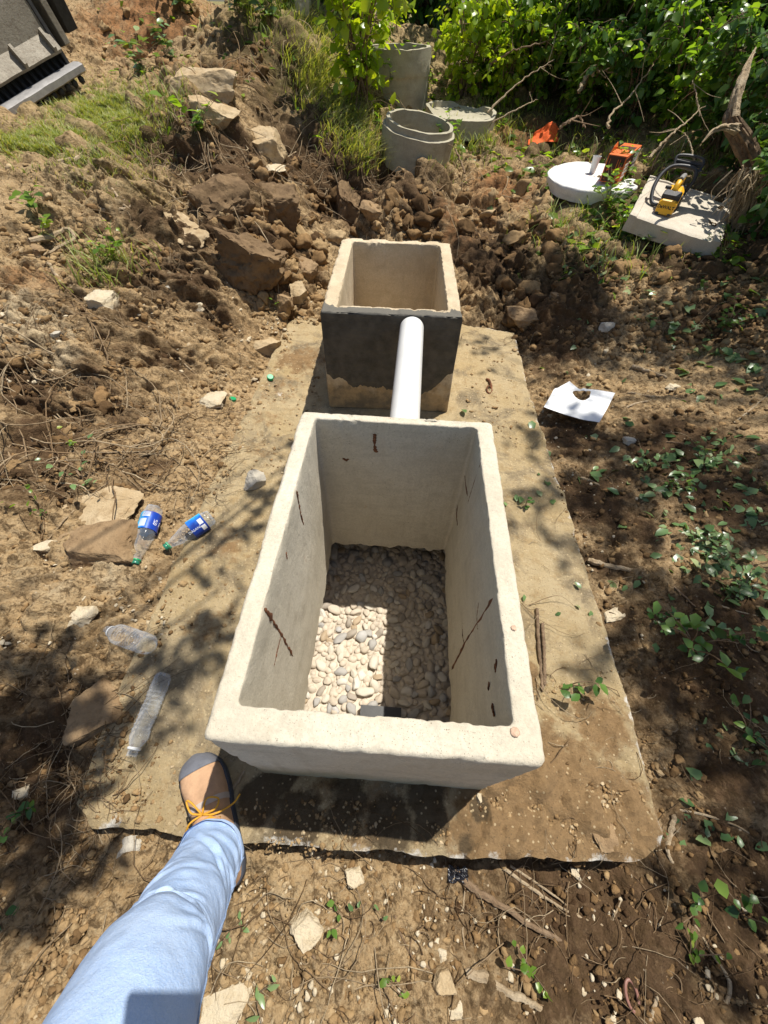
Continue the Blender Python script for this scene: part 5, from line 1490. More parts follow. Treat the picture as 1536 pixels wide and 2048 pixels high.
# ------------------------------------------------------------------ leaves
def leaves_np(C, D, U, L, Wd, tint, fold=.18, droop=.25):
    """C base points, D directions, U leaf normals, L lengths, Wd half widths"""
    D = D / (np.linalg.norm(D, axis=1)[:, None] + 1e-9)
    S = np.cross(D, U); S /= np.linalg.norm(S, axis=1)[:, None] + 1e-9; U = np.cross(S, D)
    ts = np.array([0, .34, .72, 1.0]); ws = np.array([.0, 1.0, .72, 0]); m = len(C)
    mid = C[:, None] + D[:, None] * (ts[None] * L[:, None])[:, :, None] - U[:, None] * (droop * L[:, None] * ts[None] ** 2)[:, :, None]
    off = (ws[None] * Wd[:, None])
    Lf = mid + S[:, None] * off[:, :, None] + U[:, None] * (fold * off)[:, :, None]
    Rt = mid - S[:, None] * off[:, :, None] + U[:, None] * (fold * off)[:, :, None]
    V = np.concatenate([mid, Lf[:, 1:3], Rt[:, 1:3]], 1)       # b m1 m2 t | L1 L2 | R1 R2
    q = np.array([(1, 5 - 1, 5, 2), (1, 2, 7, 6)]); t = np.array([(0, 4, 1), (0, 1, 6), (2, 5, 3), (2, 3, 7)])
    b = (np.arange(m) * 8)[:, None, None]
    return V.reshape(-1, 3), [(q[None] + b).reshape(-1, 4), (t[None] + b).reshape(-1, 3)], np.repeat(tint, 8)

def plant(u, v, h, nst, nl, ll, mat, label, cat="plant", name="leafy_plant", group=None, seed=0, spread=.6, wide=.3, lean=(0, 0), p=None):
    r = np.random.default_rng(seed)
    p = og(u, v) if p is None else np.array(p)
    o = empty(name, p, label, cat, group)
    mb = MB(); C = []; D = []; U = []; LL = []
    for s in range(nst):
        a = r.uniform(0, 6.28); sp = spread * h * r.uniform(.3, 1)
        tip = np.array([math.cos(a) * sp + lean[0] * h, math.sin(a) * sp + lean[1] * h, h * r.uniform(.6, 1.05)])
        P = spline([(0, 0, -.01), tip * np.array([.35, .35, .55]) + r.normal(0, .03 * h, 3), tip], 10)
        add_tube(mb, P, np.linspace(.0028, .0011, 10) * (.6 + h), 5)
        for k in range(int(nl * 1.15) if v > 500 else nl):
            t = r.uniform(.2, 1.0) if k else 1.0; i = min(9, int(t * 9)); ang = r.uniform(0, 6.28)
            d = np.array([math.cos(ang), math.sin(ang), r.uniform(-.1, .6)])
            C.append(P[i]); D.append(d); U.append(np.array([0, 0, 1.]) + r.normal(0, .35, 3)); LL.append(ll * (.46 if v > 500 else .8) * r.uniform(.55, 1.15))
    mb.build("stem", M_STICKD if mat is not M_LEAFY else M_LEAFD_STEM, o)
    C = np.array(C); LL = np.array(LL)
    V, F, T = leaves_np(C, np.array(D), np.array(U), LL, LL * wide, np.clip(r.normal(.5, .25, len(C)), 0, 1))
    obj("foliage", V, F, mat, o, True, dict(tint=T))
    return o
M_LEAFD_STEM = plain("green_stem", (.16, .20, .06), .6, .3, .2, 60, 0)
PG = "small leafy plants and torn sprigs"
for i, a in enumerate([
    (225,525,.16,6,5,.085,M_LEAF,"clump of broad green leaves above the pale pointed stone",.9,.34),
    (70,420,.12,4,4,.07,M_LEAF,"small broad-leaved plant by the dark clod on the far left bank",.9,.36),
    (85,478,.09,3,4,.06,M_LEAF,"two-leaved sprig beside the pale gnarled stick",.9,.36),
    (165,970,.13,4,4,.058,M_LEAFP,"pale green sprig among roots on the left bank",1.0,.34),
    (95,1030,.10,3,4,.05,M_LEAF,"small sprig just uphill of the brown boulder",.9,.34),
    (150,890,.09,3,4,.04,M_LEAF,"tiny sprig by the straight pale root",.9,.34),
    (65,1620,.10,4,4,.05,M_LEAFD,"dark green seedling on the shaded soil beyond the slab's front left corner",.9,.36),
    (15,1840,.09,3,4,.05,M_LEAFD,"dark seedling at the left edge of the photo",.9,.36),
    (1372,1300,.20,8,6,.085,M_LEAFD,"dense dark green leafy clump right of the slab",.95,.34),
    (1140,1370,.07,3,3,.07,M_LEAFD,"three-leaved dark sprig lying on the slab",1.3,.34),
    (1050,1018,.05,2,4,.05,M_LEAFD,"little dark leaves on the slab beside the larger box",1.2,.34),
    (1450,1130,.10,7,6,.062,M_LEAFP,"cut leafy spray drying on the soil at the right",1.4,.30),
    (1480,1190,.10,6,6,.07,M_LEAFP,"lower cut spray with paler leaves at the right edge",1.4,.30),
    (1390,1085,.08,5,5,.055,M_LEAFP,"small pale spray nearest the peeled stick",1.4,.30),
    (1290,935,.09,6,6,.065,M_LEAFP,"leafy twig lying in the shade beyond the peeled stick",1.4,.30),
    (1400,925,.10,7,6,.065,M_LEAFP,"larger cut spray in the shade, right of the leafy twig",1.4,.30),
    (1330,975,.07,5,5,.055,M_LEAFD,"dark cut spray just nearer than the two pale sprays",1.4,.30),
    (1450,660,.12,8,7,.07,M_LEAFD,"sprawling dark plant on the soil below the bushes",1.2,.34),
    (1300,1230,.07,4,4,.05,M_LEAFD,"few dark leaves uphill of the dense clump",1.3,.34),
    (1490,1470,.07,4,4,.06,M_LEAFD,"dark leaves on soil at the right edge",1.3,.34),
    (1480,1830,.08,3,3,.062,M_LEAFD,"broad grey-green leaf pair in the bottom right",1.3,.40),
    (1390,1810,.08,2,3,.062,M_LEAFD,"single upright broad-leaved stalk in the bottom right",1.1,.40),
    (1065,1945,.05,3,4,.045,M_LEAF,"bright lobed leaf on the soil at the bottom",1.4,.45),
    (1380,1915,.05,3,4,.05,M_LEAF,"pale green sprig on straw in the bottom right",1.4,.30),
    (512,1990,.04,2,3,.06,M_LEAFP,"curled pale leaf right of the jeans",1.4,.22),
    (485,1860,.03,2,3,.04,M_LEAFP,"small fallen leaf between jeans and angular stone",1.4,.25),
    (685,1845,.05,2,3,.04,M_LEAFD,"three-leaf seedling right of the angular stone",1.3,.34),
    (815,1995,.04,2,3,.04,M_LEAF,"small leaf on the bottom soil by the dark root",1.4,.34),
    (738,1805,.03,2,2,.035,M_LEAFP,"single small leaf between the round stone and the front edge",1.4,.30),
    (565,620,.08,3,4,.05,M_LEAF,"fresh sprig by the lumps left of the smaller box",.8,.26),
    (500,545,.10,4,5,.06,M_LEAF,"weed growing on the big square brown stone",.9,.34),
    (290,150,.22,6,7,.10,M_LEAFP,"silvery leaved sprig on the dug bank below the steel bucket",.9,.30),
    (345,120,.25,6,7,.10,M_LEAFP,"silvery spray higher on the dug bank",.9,.30),
    (395,265,.20,5,6,.085,M_LEAF,"leafy sprig hanging beside the layered ochre stone",1.0,.34),
    (370,25,.35,7,8,.13,M_LEAFP,"broad pale leafed spray at the bank's crest, left of the weeds",.9,.34),
    (480,30,.35,8,8,.13,M_LEAFP,"broad pale leafed spray at the bank's crest, middle one",.9,.34),
    (540,60,.32,8,8,.12,M_LEAFP,"broad pale leafed spray nearest the long grass",.9,.34),
    (830,325,.16,6,6,.065,M_LEAF,"weed in front of the short ring",.9,.40),
    (900,300,.22,8,7,.06,M_LEAF,"weed against the right side of the short ring",.8,.40),
    (780,200,.35,8,9,.075,M_LEAF,"leafy weeds between the two risers",.8,.36),
    (845,215,.25,6,8,.07,M_LEAFY,"yellow-green weed at the foot of the tall riser",.8,.36),
    (1100,400,.12,5,5,.055,M_LEAF,"small weed left of the round lid",.9,.36),
    (1210,420,.20,10,8,.07,M_LEAF,"bright weed between the round and square lids",.9,.30),
    (1240,460,.14,7,6,.06,M_LEAF,"low weed at the square lid's near left corner",1.0,.34),
    (1340,500,.09,4,4,.07,M_LEAFY,"yellow-green broad leaves before the square lid",.9,.40),
    (1290,500,.08,5,5,.06,M_LEAFP,"pale leaves left of the yellow-green ones at the square lid",1.0,.36),
    (1440,520,.16,7,6,.06,M_LEAF,"weed under the square lid's near right corner",.9,.34),
    (1240,370,.22,8,8,.06,M_LEAF,"weed standing between the orange box and the chainsaw",.7,.34),
    (1180,540,.08,5,5,.05,M_LEAFP,"wilted sprig on the soil below the round lid",1.3,.34),
    (1080,360,.10,4,4,.05,M_LEAF,"thin weed left of the white lid on reddish soil",1.0,.34),
    (1000,265,.16,5,6,.05,M_LEAF,"small weed right of the broken cover ring",1.0,.34),
    ]):
    plant(*a[:7], a[7], spread=a[8], wide=a[9], seed=700 + i, group=PG)
rr = np.random.default_rng(31)
def flat_leaves(name, spots, n, ll, mat, label, seed):
    r = np.random.default_rng(seed)
    uv = []
    for (u, v, s, w) in spots: uv.append(np.column_stack([r.normal(u, s, int(n * w)), r.normal(v, s * .55, int(n * w))]))
    uv = np.concatenate(uv); P = on_ground(uv[:, 0], uv[:, 1]); m = len(P); a = r.uniform(0, 6.28, m)
    P = P[~((P[:, 0] > -.06) & (P[:, 0] < B1W + .03) & (P[:, 1] > -.03) & (P[:, 1] < 2.3))]; m = len(P); a = a[:m]
    D = np.column_stack([np.cos(a), np.sin(a), r.normal(.05, .25, m)]); U = np.array([0, 0, 1.]) + r.normal(0, .4, (m, 3))
    L = ll * r.uniform(.5, 1.2, m) * np.clip(np.linalg.norm(P - CC, axis=1) / 1.6, .9, 1.8)
    V, F, T = leaves_np(P + np.array([0, 0, .008]), D, U, L, L * .3, np.clip(r.normal(.5, .28, m), 0, 1))
    o = obj(name, V, F, mat, None, True, dict(tint=T)); tag(o, label, "leaves", None, "stuff")
flat_leaves("fallen_leaves", [(1430,930,60,.9),(1300,950,60,.7),(1470,1150,45,.9),(1410,1090,40,.7),(1370,1060,40,.4),(1460,1010,50,.5),(1400,1230,60,.3),(1480,1500,60,.25),(1440,1650,60,.25),(1250,1150,60,.15),(1430,640,90,.9),(1300,560,100,.7),(1180,480,70,.8),(1150,560,50,.4),(1250,480,60,.6),(1380,690,60,.5),(1060,1000,30,.15),(1100,1200,60,.08),(1200,820,120,.3),(1450,780,80,.3)], 60, .042, M_LEAFP, "torn green leaves strewn over the right-hand soil", 41)
flat_leaves("ground_cover", [(1180,470,80,1.2),(1260,440,60,1.2),(1120,330,70,.8),(1000,290,70,.9),(1450,500,60,.9),(900,200,60,1.0),(960,190,50,.8),(700,230,60,.8),(700,140,80,1.0),(850,260,50,.5),(640,30,80,1.0),(400,70,130,.6),(320,180,80,.4),(1300,290,120,1.5),(1150,250,90,1.2)], 90, .05, M_LEAF, "low green weeds and creepers round the lids and rings", 43)

# ------------------------------------------------------------------ grass
def grass(name, spots, n, hmin, hmax, label, seed, flop=.5, dirb=(0, 0), tint=(.1, .9)):
    r = np.random.default_rng(seed); uv = []
    for (u, v, su, sv, w) in spots: uv.append(np.column_stack([r.normal(u, su, int(n * w)), r.normal(v, sv, int(n * w))]))
    uv = np.concatenate(uv); P = on_ground(uv[:, 0], uv[:, 1]); P = P[np.linalg.norm(P - CC, axis=1) < 9]; m = len(P)
    h = r.uniform(hmin, hmax, m); a = r.uniform(0, 6.28, m)
    bend = np.column_stack([np.cos(a), np.sin(a)]) * (flop * r.uniform(.3, 1.2, m))[:, None] + np.array(dirb)
    w = .0022 * np.clip(h / .1, 1.0, 2.2) * r.uniform(.6, 1.3, m)
    ts = np.array([0, .35, .7, 1.0])
    C = P[:, None] + np.stack([bend[:, :1] * (ts ** 2)[None] * h[:, None], bend[:, 1:] * (ts ** 2)[None] * h[:, None], h[:, None] * (ts - .35 * flop * ts ** 2)[None]], -1)
    sa = a + 1.57 + r.normal(0, .5, m); S = np.column_stack([np.cos(sa), np.sin(sa), np.zeros(m)])
    ww = w[:, None] * np.array([1, .9, .6, .08])[None]
    V = np.stack([C - S[:, None] * ww[:, :, None], C + S[:, None] * ww[:, :, None]], 2).reshape(-1, 3)
    q = np.array([(0, 1, 3, 2), (2, 3, 5, 4), (4, 5, 7, 6)]); F = (q[None] + (np.arange(m) * 8)[:, None, None]).reshape(-1, 4)
    o = obj(name, V, F, M_GRASS, None, True, dict(tint=np.repeat(r.uniform(*tint, m), 8)))
    return tag(o, label, "grass", None, "stuff")
grass("mown_grass", [(200,225,50,28,1.0),(60,285,45,15,.35),(250,250,40,22,.4),(140,290,60,30,.25),(240,335,50,25,.15)], 6500, .025, .065, "short pale grass patch on the terrace before the steel bucket", 51, .8, (0, 0), (.2, .95))
grass("long_grass", [(640,175,26,45,1.0),(700,250,24,40,.8),(620,100,30,40,.5),(730,300,20,25,.4),(690,200,25,40,.5)], 850, .07, .17, "long drooping grass along the crest of the dug bank", 52, .9, (.45, -.45), (.35, 1))
grass("weed_grass", [(880,330,20,12,.4),(960,280,30,18,.5),(1150,300,70,20,.3),(1120,460,50,25,.2),(1240,520,60,20,.2),(220,540,40,25,.3),(330,210,40,30,.3),(1000,240,60,25,.7),(560,40,60,30,.6),(1360,320,60,30,.6)], 700, .05, .16, "sparse grass and weeds round the clearing", 53, .8, (0, 0), (.1, .8))
# ------------------------------------------------------------------ bushes behind and to the right
def bush_proto(seed, h, w, nleaf, ll, wide=.24, droop=.5, nbr=16, dense=1.0):
    """returns (stem arrays, leaf arrays) of a bush standing at the origin"""
    r = np.random.default_rng(seed); mb = MB()
    C = []; D = []; U = []; L = []
    per = nleaf // nbr
    for b in range(nbr):
        a = r.uniform(0, 6.28); out = w * r.uniform(.25, 1.0); top = h * r.uniform(.55, 1.05)
        P = spline([(r.normal(0, .05), r.normal(0, .05), -.03), (math.cos(a) * out * .25, math.sin(a) * out * .25, top * .55), (math.cos(a) * out * .7, math.sin(a) * out * .7, top), (math.cos(a) * out * 1.1, math.sin(a) * out * 1.1, top * r.uniform(.6, .95))], 22)
        add_tube(mb, P, np.linspace(.014, .003, 22) * (h / 1.3), 6)
        ntw = 11
        for k in range(ntw):
            i = int(r.uniform(.10, 1.0) * 21); o = P[i]; ta = r.uniform(0, 6.28); tl = r.uniform(.12, .38) * h / 1.3
            e = o + np.array([math.cos(ta) * tl, math.sin(ta) * tl, r.uniform(-.45, .5) * tl])
            add_tube(mb, np.array([o, (o + e) / 2 + [0, 0, .02], e]), [.003, .002, .001], 4, False)
            m = max(3, per // ntw)
            t = r.uniform(.1, 1.0, m)
            pos = o[None] + (e - o)[None] * t[:, None] + r.normal(0, .035 * h, (m, 3)) * np.array([1, 1, .7])
            dd = (e - o)[None] / tl + r.normal(0, .7, (m, 3)) + np.array([0, 0, -droop])
            C.append(pos); D.append(dd); U.append(np.array([0, 0, 1.])[None] + r.normal(0, .55, (m, 3))); L.append(ll * r.uniform(.5, 1.15, m))
    C = np.concatenate(C); C[:, 2] = np.maximum(C[:, 2], .02)
    L = np.concatenate(L)
    V, F, T = leaves_np(C, np.concatenate(D), np.concatenate(U), L, L * wide * r.uniform(.8, 1.2, len(L)), np.clip(r.normal(.45, .22, len(L)), 0, 1), .15, .35)
    return mb, (V, F, T)
def make_bush(name, p, spec, mat, label, cat="bush", group="bushes round the clearing", rz=0, sc=1.0):
    o = empty(name, p, label, cat, group, rz)
    key = spec
    if key not in BUSH:
        mb, (V, F, T) = bush_proto(*spec)
        Vs, Fs = mb.arrays(); s = mesh_np("stems", Vs, Fs); s.materials.append(M_BARK)
        BUSH[key] = (s, (V, F, T))
    s, (V, F, T) = BUSH[key]
    k2 = (key, mat.name)
    if k2 not in BUSH:
        f = mesh_np("foliage", V, F, True, dict(tint=T)); f.materials.append(mat); BUSH[k2] = f
    link("stems", s, None, o); link("foliage", BUSH[k2], None, o)
    o.scale = (sc, sc, sc)
    return o
BUSH = {}
S1 = (901, 1.25, .75, 3600, .085, .24, .5, 18)
S2 = (902, 1.25, .85, 3600, .105, .20, .9, 18)
S3 = (903, 1.0, .6, 2200, .07, .36, .3, 14)
S4 = (904, .7, .42, 900, .075, .36, .1, 11)
S5 = (905, 2.4, 1.5, 5200, .12, .28, .6, 24)
def at_px(u, v, back=0.0, side=0.0):
    p = og(u, v).copy(); p[1] += back; p[0] += side; p[2] = gz(p[0], p[1]) - .02
    return p
for i, (u, v, bk, sd, spec, mat, sc, lab) in enumerate([
    (925,200,.0,0,S4,M_LEAFY,.9,"yellow-green maple-like sapling right of the tall riser"),
    (1005,212,.0,0,S4,M_LEAFY,.8,"yellow-green sapling second to the right of the tall riser"),
    (960,185,.1,0,S4,M_LEAF,.75,"low bush just beyond the broken cover ring"),
    (715,215,.0,0,S4,M_LEAFY,1.15,"lime sapling left of the tall riser, overlapping its edge"),
    (690,55,.3,0,S3,M_LEAF,.9,"bush behind the lime sapling at the photo's top edge"),
    (790,40,1.0,0,S3,M_LEAF,1.1,"bush directly behind the tall riser"),
    (880,60,.8,0,S3,M_LEAFD,1.1,"dark bush behind the right side of the tall riser"),
    (1000,95,.6,0,S1,M_LEAF,.9,"mid green bush behind the two yellow-green saplings"),
    (1050,195,.4,0,S3,M_LEAFD,.85,"dark low bush beyond the orange cloth, on its left"),
    (1125,215,.45,0,S1,M_LEAFD,.8,"dark bush directly beyond the orange cloth"),
    (1200,225,.5,0,S2,M_LEAF,.85,"dark drooping bush behind the round white lid"),
    (1280,235,.5,.1,S1,M_LEAF,.85,"bush behind the orange box"),
    (1350,260,.6,.2,S2,M_LEAF,.95,"drooping bush behind the chainsaw"),
    (1420,300,.6,.3,S1,M_LEAFD,.9,"dark bush behind the broken trunk"),
    (1470,250,.9,.3,S2,M_LEAF,1.0,"tall sunlit bush with drooping willow-like leaves behind the broken trunk"),
    (1536,420,.2,.35,S3,M_LEAFD,.9,"dark bush at the right edge beside the square lid"),
    (1536,560,.1,.40,S3,M_LEAFD,.8,"dark bush at the right edge nearer than the square lid"),
    (1536,700,.1,.50,S3,M_LEAF,.7,"low bush at the right edge level with the white sheet"),
    (1150,262,.12,0,S4,M_LEAF,.8,"low leafy bush just right of the orange cloth"),
    (1245,275,.25,.1,S4,M_LEAFD,.95,"low dark bush touching the round lid's far edge"),
    (1320,300,.25,.1,S4,M_LEAF,.9,"low bush behind the chainsaw's guard"),
    (1395,345,.2,.1,S4,M_LEAFD,.9,"low dark bush between the square lid and the broken trunk"),
    (1440,400,.2,.15,S4,M_LEAFD,.9,"low dark bush at the square lid's far right corner"),
    (1500,500,.1,.1,S4,M_LEAFD,.8,"low dark bush under the broken trunk"),
    (1060,232,.2,0,S4,M_LEAF,.9,"low bush left of the orange cloth"),
    (1010,205,.3,0,S4,M_LEAF,1.0,"mid green bush right of the broken cover ring"),
    (640,30,.5,0,S3,M_LEAF,1.0,"bush at the photo's top edge above the long grass"),
    (1090,110,1.2,0,S2,M_LEAF,1.15,"big dark bush in the second row, above the orange cloth"),
    (1180,130,1.3,0,S1,M_LEAF,1.2,"big bush in the second row, above the round lid"),
    (1280,140,1.4,0,S2,M_LEAF,1.25,"big drooping bush in the second row, above the orange box"),
    (1390,160,1.5,.2,S1,M_LEAF,1.3,"big bush in the second row, above the chainsaw"),
    (1490,180,1.4,.4,S2,M_LEAF,1.3,"big drooping bush in the photo's top right corner"),
    ]):
    make_bush("bush", at_px(u, v, bk, sd), spec, mat, lab, rz=i * 1.7, sc=sc)
for i, (x, y, sc, mat, lab) in enumerate([(-1.6,8.6,.9,M_LEAF,"tree-sized thicket furthest left along the photo's top edge"), (.3,8.2,1.0,M_LEAFD,"dark thicket far behind the tall riser"), (2.2,8.4,1.15,M_LEAF,"dark thicket far behind the orange cloth"),
                                 (4.1,7.6,1.2,M_LEAFD,"dark thicket far behind the round lid"), (5.4,6.0,1.2,M_LEAFD,"dark thicket far behind the chainsaw"), (-4.2,9.5,.9,M_LEAF,"thicket far behind the steel bucket"), (1.3,7.2,.8,M_LEAF,"mid green thicket behind the dark bushes, right of the tall riser"), (5.6,4.2,1.1,M_LEAFD,"dark thicket far to the right behind the broken trunk"), (4.7,2.6,.8,M_LEAFD,"dark thicket beyond the photo's right edge")]):
    make_bush("thicket", (x, y, gz(x, y) - .05), S5, mat, lab, "thicket", "dark thickets behind the bushes", i * 2.1, sc)

# ------------------------------------------------------------------ broken trunk, dead branches
def limb_path(pts, n=30):
    return spline([at_y(u, v, y) for u, v, y in pts], n)
def broken_trunk():
    base = og(1490, 445)
    yb_ = base[1]
    o = empty("broken_tree", base, "splintered twisted trunk with shredded bark at the right of the clearing", "tree trunk")
    inv = np.array(base)
    def part(name, pts, R, mat, k=12, n=40, seed=0, rag=.16):
        P = limb_path(pts, n) - inv
        R = np.interp(np.linspace(0, 1, n), np.linspace(0, 1, len(R)), R)
        V, F, C = tube(P, R, k)
        a = np.tile(np.arange(k), n) * 2 * np.pi / k
        m = n * k
        sl_ = np.repeat(np.linspace(0, 1, n), k)
        dl = rag * vn(np.cos(a) * 1.6 + seed, np.sin(a) * 1.6 + sl_ * 3, seed) + rag * .8 * vn(np.cos(a) * 6 + 3, np.sin(a) * 6 + sl_ * 2.5, seed + 3) - rag * (np.abs(vn(np.cos(a) * 10, np.sin(a) * 10 + sl_ * 4, seed + 6)) < .15)
        cen = np.repeat(P, k, 0); V[:m] = cen + (V[:m] - cen) * (1 + dl)[:, None]
        mb = MB(); mb.add(V, F); mb.t.append(C)
        return mb.build(name, mat, o, True, 50)
    tr = part("trunk", [(1500,460,yb_),(1512,400,yb_+.02),(1510,345,yb_+.05),(1490,290,yb_+.10),(1462,240,yb_+.14),(1470,212,yb_+.2)], [.062,.048,.042,.040,.034,.022], M_BARK, 40, 110, 3, .2)
    part("limb", [(1464,240,yb_+.14),(1474,190,yb_+.2),(1492,140,yb_+.3),(1512,95,yb_+.4)], [.030,.021,.015,.003], M_STICK, 24, 80, 5, .32)
    part("limb", [(1478,262,yb_+.12),(1450,255,yb_+.02),(1425,262,yb_-.05),(1404,285,yb_-.1)], [.022,.014,.010,.003], M_STICK, 20, 50, 7, .32)
    r = np.random.default_rng(3)
    mb = MB()
    for k in range(190):
        t = r.uniform(0, 1); u = 1500 + r.normal(0, 14) + 6 * t; v = 330 + 120 * t; p = at_y(u, v, yb_ - .05 - r.uniform(0, .05)) - inv
        q = p + np.array([r.normal(0, .05), -r.uniform(0, .06), -r.uniform(.06, .22)])
        add_tube(mb, spline([p, (p + q) / 2 + r.normal(0, .02, 3), q], 8), np.linspace(.005, .0015, 8), 4)
    s = mb.build("bark_strips", M_STICK, o, True, 50)
broken_trunk()
def branch(pts, rad, mat, label, group="dead branches in the bushes", seed=0, k=7):
    P = limb_path(pts, 26); r = np.random.default_rng(seed); P += r.normal(0, rad * .3, P.shape)
    t = np.linspace(0, 1, 26); R = .62 * rad * (1 - .65 * t) * (1 + .2 * vn(t * 8, t, seed))
    mb = MB(); add_tube(mb, P, R, k)
    for j in range(3):
        i = int(r.uniform(8, 24)); e = P[i] + r.normal(0, .12, 3) + (P[min(25, i + 1)] - P[i]) * 3
        add_tube(mb, spline([P[i], (P[i] + e) / 2 + r.normal(0, .012, 3), e], 6), np.linspace(R[i] * .6, .001, 6), 5)
    tag(mb.build("dead_branch", mat, None, True, 50), label, "branch", group)
for i, (pts, rad, mat, lab) in enumerate([
    ([(975,225,4.6),(1010,190,4.7),(1060,150,4.8),(1110,120,4.9)],.014,M_STICK,"pale dead branch rising from the broken cover ring"),
    ([(985,245,4.4),(1040,215,4.5),(1075,198,4.6)],.010,M_STICK,"thin dead branch just under the pale one by the cover ring"),
    ([(980,130,5.0),(1030,100,5.0),(1100,82,5.1),(1150,60,5.2)],.012,M_STICKD,"grey branch higher up behind the yellow-green saplings"),
    ([(1215,255,3.9),(1222,228,4.0),(1250,205,4.1),(1285,160,4.2),(1308,125,4.3)],.013,M_STICK,"curved bare branch rising behind the orange box"),
    ([(1296,318,3.2),(1330,280,3.3),(1370,245,3.4),(1410,212,3.5)],.013,M_STICK,"straight pale branch leaning behind the chainsaw"),
    ([(1390,325,3.1),(1380,285,3.2),(1368,265,3.3)],.008,M_STICK,"short bare twig right of the leaning branch"),
    ([(1400,230,3.5),(1392,190,3.6),(1385,160,3.7)],.008,M_STICK,"forked grey twig above the chainsaw"),
    ([(1120,255,4.0),(1140,240,4.0),(1160,235,4.1),(1170,255,4.0)],.016,M_STICKD,"short thick branch end beside the orange cloth"),
    ([(1160,180,4.6),(1175,150,4.7),(1200,140,4.8),(1235,150,4.8)],.026,M_STICK,"torn root mass hanging behind the orange cloth"),
    ([(930,345,3.6),(912,300,3.9),(918,318,3.8)],.012,M_STICKD,"short stake leaning against the short ring"),
    ([(1400,510,2.7),(1470,470,2.8),(1536,440,2.9)],.01,M_STICKD,"dark branch under the square lid's right corner"),
    ([(1440,580,2.5),(1490,530,2.7),(1536,500,2.9)],.016,M_STICK,"rotten log end at the right edge below the square lid"),
    ]):
    branch(pts, rad, mat, lab, seed=i)

# ------------------------------------------------------------------ the trees that shade the clearing from above
def shade_tree(name, base, spots, label, seed, hgt, trunk_r):
    r = np.random.default_rng(seed)
    o = empty(name, base, label, "tree", "tall trees outside the view that shade the trench")
    base = np.array(base, float); mb = MB(); S = np.array(SUNV) / SUNV.z
    C = []; cl = []
    for (u, v, rad, cov) in spots:
        rad *= 1.18; p = og(u, v); H = hgt * r.uniform(.85, 1.15); c = p + S * (H - p[2]); cl.append((c, rad, cov))
    top = np.array([base[0], base[1], hgt * .78])
    add_tube(mb, spline([base - [0, 0, .1], base + (top - base) * .5 + r.normal(0, .06, 3), top], 20), np.linspace(trunk_r, trunk_r * .6, 20), 14)
    tr = mb.build("trunk", M_BARK, o)
    tr.location = (0, 0, 0); tr.data.transform(Matrix.Translation(-Vector(base)))
    mb = MB(); Cs = []; Ds = []; Us = []; Ls = []
    for c, rad, cov in cl:
        m1 = top * .45 + c * .55 + np.array([0, 0, .25]) + r.normal(0, .12, 3)
        add_tube(mb, spline([top - [0, 0, r.uniform(0, .6)], m1, c], 16), np.linspace(.014, .004, 16), 5)
        n = int(cov * rad * rad * 3.14 / .0021)
        a = r.uniform(0, 6.28, n); q = rad * np.sqrt(r.random(n)) * (1 + .35 * fbm(np.cos(a) * 1.5 + c[0], np.sin(a) * 1.5 + c[1], 2, seed))
        P = c[None] + np.column_stack([np.cos(a) * q, np.sin(a) * q, r.normal(0, rad * .4, n)])
        Cs.append(P); Ds.append(np.column_stack([r.normal(0, 1, (n, 2)), r.normal(-.3, .4, n)])); Us.append(np.array([0, 0, 1.]) + r.normal(0, .5, (n, 3))); Ls.append(r.uniform(.05, .10, n))
    br = mb.build("branches", M_BARK, o); br.data.transform(Matrix.Translation(-Vector(base)))
    L = np.concatenate(Ls); V, F, T = leaves_np(np.concatenate(Cs) - base, np.concatenate(Ds), np.concatenate(Us), L, L * .27, np.clip(r.normal(.4, .2, len(L)), 0, 1))
    obj("crown", V, F, M_LEAFD, o, True, dict(tint=T))
RIGHT = [(1120,640,.26,1.4),(1040,600,.22,1.3),(1090,690,.16,1.1),(1000,545,.16,.9),(1180,690,.22,1.0),(1130,580,.18,.9),(1260,690,.2,.8),(1350,640,.2,.6),(1400,700,.2,.6),(1450,580,.22,.8),(950,520,.15,.9),(1090,560,.15,.9),
         (1110,880,.14,1.1),(1190,900,.17,1.1),(1290,920,.17,.9),(1400,950,.15,.8),(1490,930,.18,.8),(1150,1000,.14,1.0),(1080,980,.09,1.0),(1240,1020,.15,1.0),(1220,1090,.11,.8),(1420,1030,.1,.6),(1500,1050,.12,.7),
         (1290,1190,.13,.9),(1360,1260,.15,1.1),(1450,1300,.17,1.1),(1310,1320,.11,.9),(1510,1380,.16,1.0),(1470,1440,.14,.9),(1400,1400,.13,1.0),(1360,1480,.08,.6),(1520,1560,.12,.9),(1440,1600,.08,.6),(1500,1800,.12,.9),(1480,1900,.10,.7),(1530,1700,.1,.8),
         (955,690,.09,.9),(975,740,.05,.5),(1050,880,.07,.5),(1060,1020,.08,1.0),(1120,1080,.06,.6),(1190,1310,.08,.8),(1160,1360,.06,.7),(1250,1350,.08,.7),(1300,850,.06,.5),(1530,1180,.1,.7),(1160,790,.1,.6),(1100,760,.07,.5)]
LEFT = [(520,985,.07,1.0),(485,1060,.06,.9),(535,1010,.06,.9),(440,1180,.08,.7),(430,1260,.09,1.0),(360,1320,.11,1.1),(300,1400,.10,1.1),(330,1480,.06,.6),(260,1330,.08,.9),(60,1370,.13,1.0),(120,1480,.13,1.0),(50,1560,.14,1.1),(130,1620,.10,.9),(60,1700,.12,1.0),(20,1450,.12,1.0),(100,1780,.09,.8),(30,1830,.09,.9),(570,930,.05,.9),(590,880,.05,.8),(20,1280,.08,.6),(180,1500,.08,.9),(640,900,.05,.5),(400,1130,.05,.7),(200,1700,.06,.6)]
shade_tree("shade_tree", (3.6, 2.2, gz(3.6, 2.2)), RIGHT, "tall leafy tree right of the view that dapples the right-hand soil", 61, 4.6, .13)
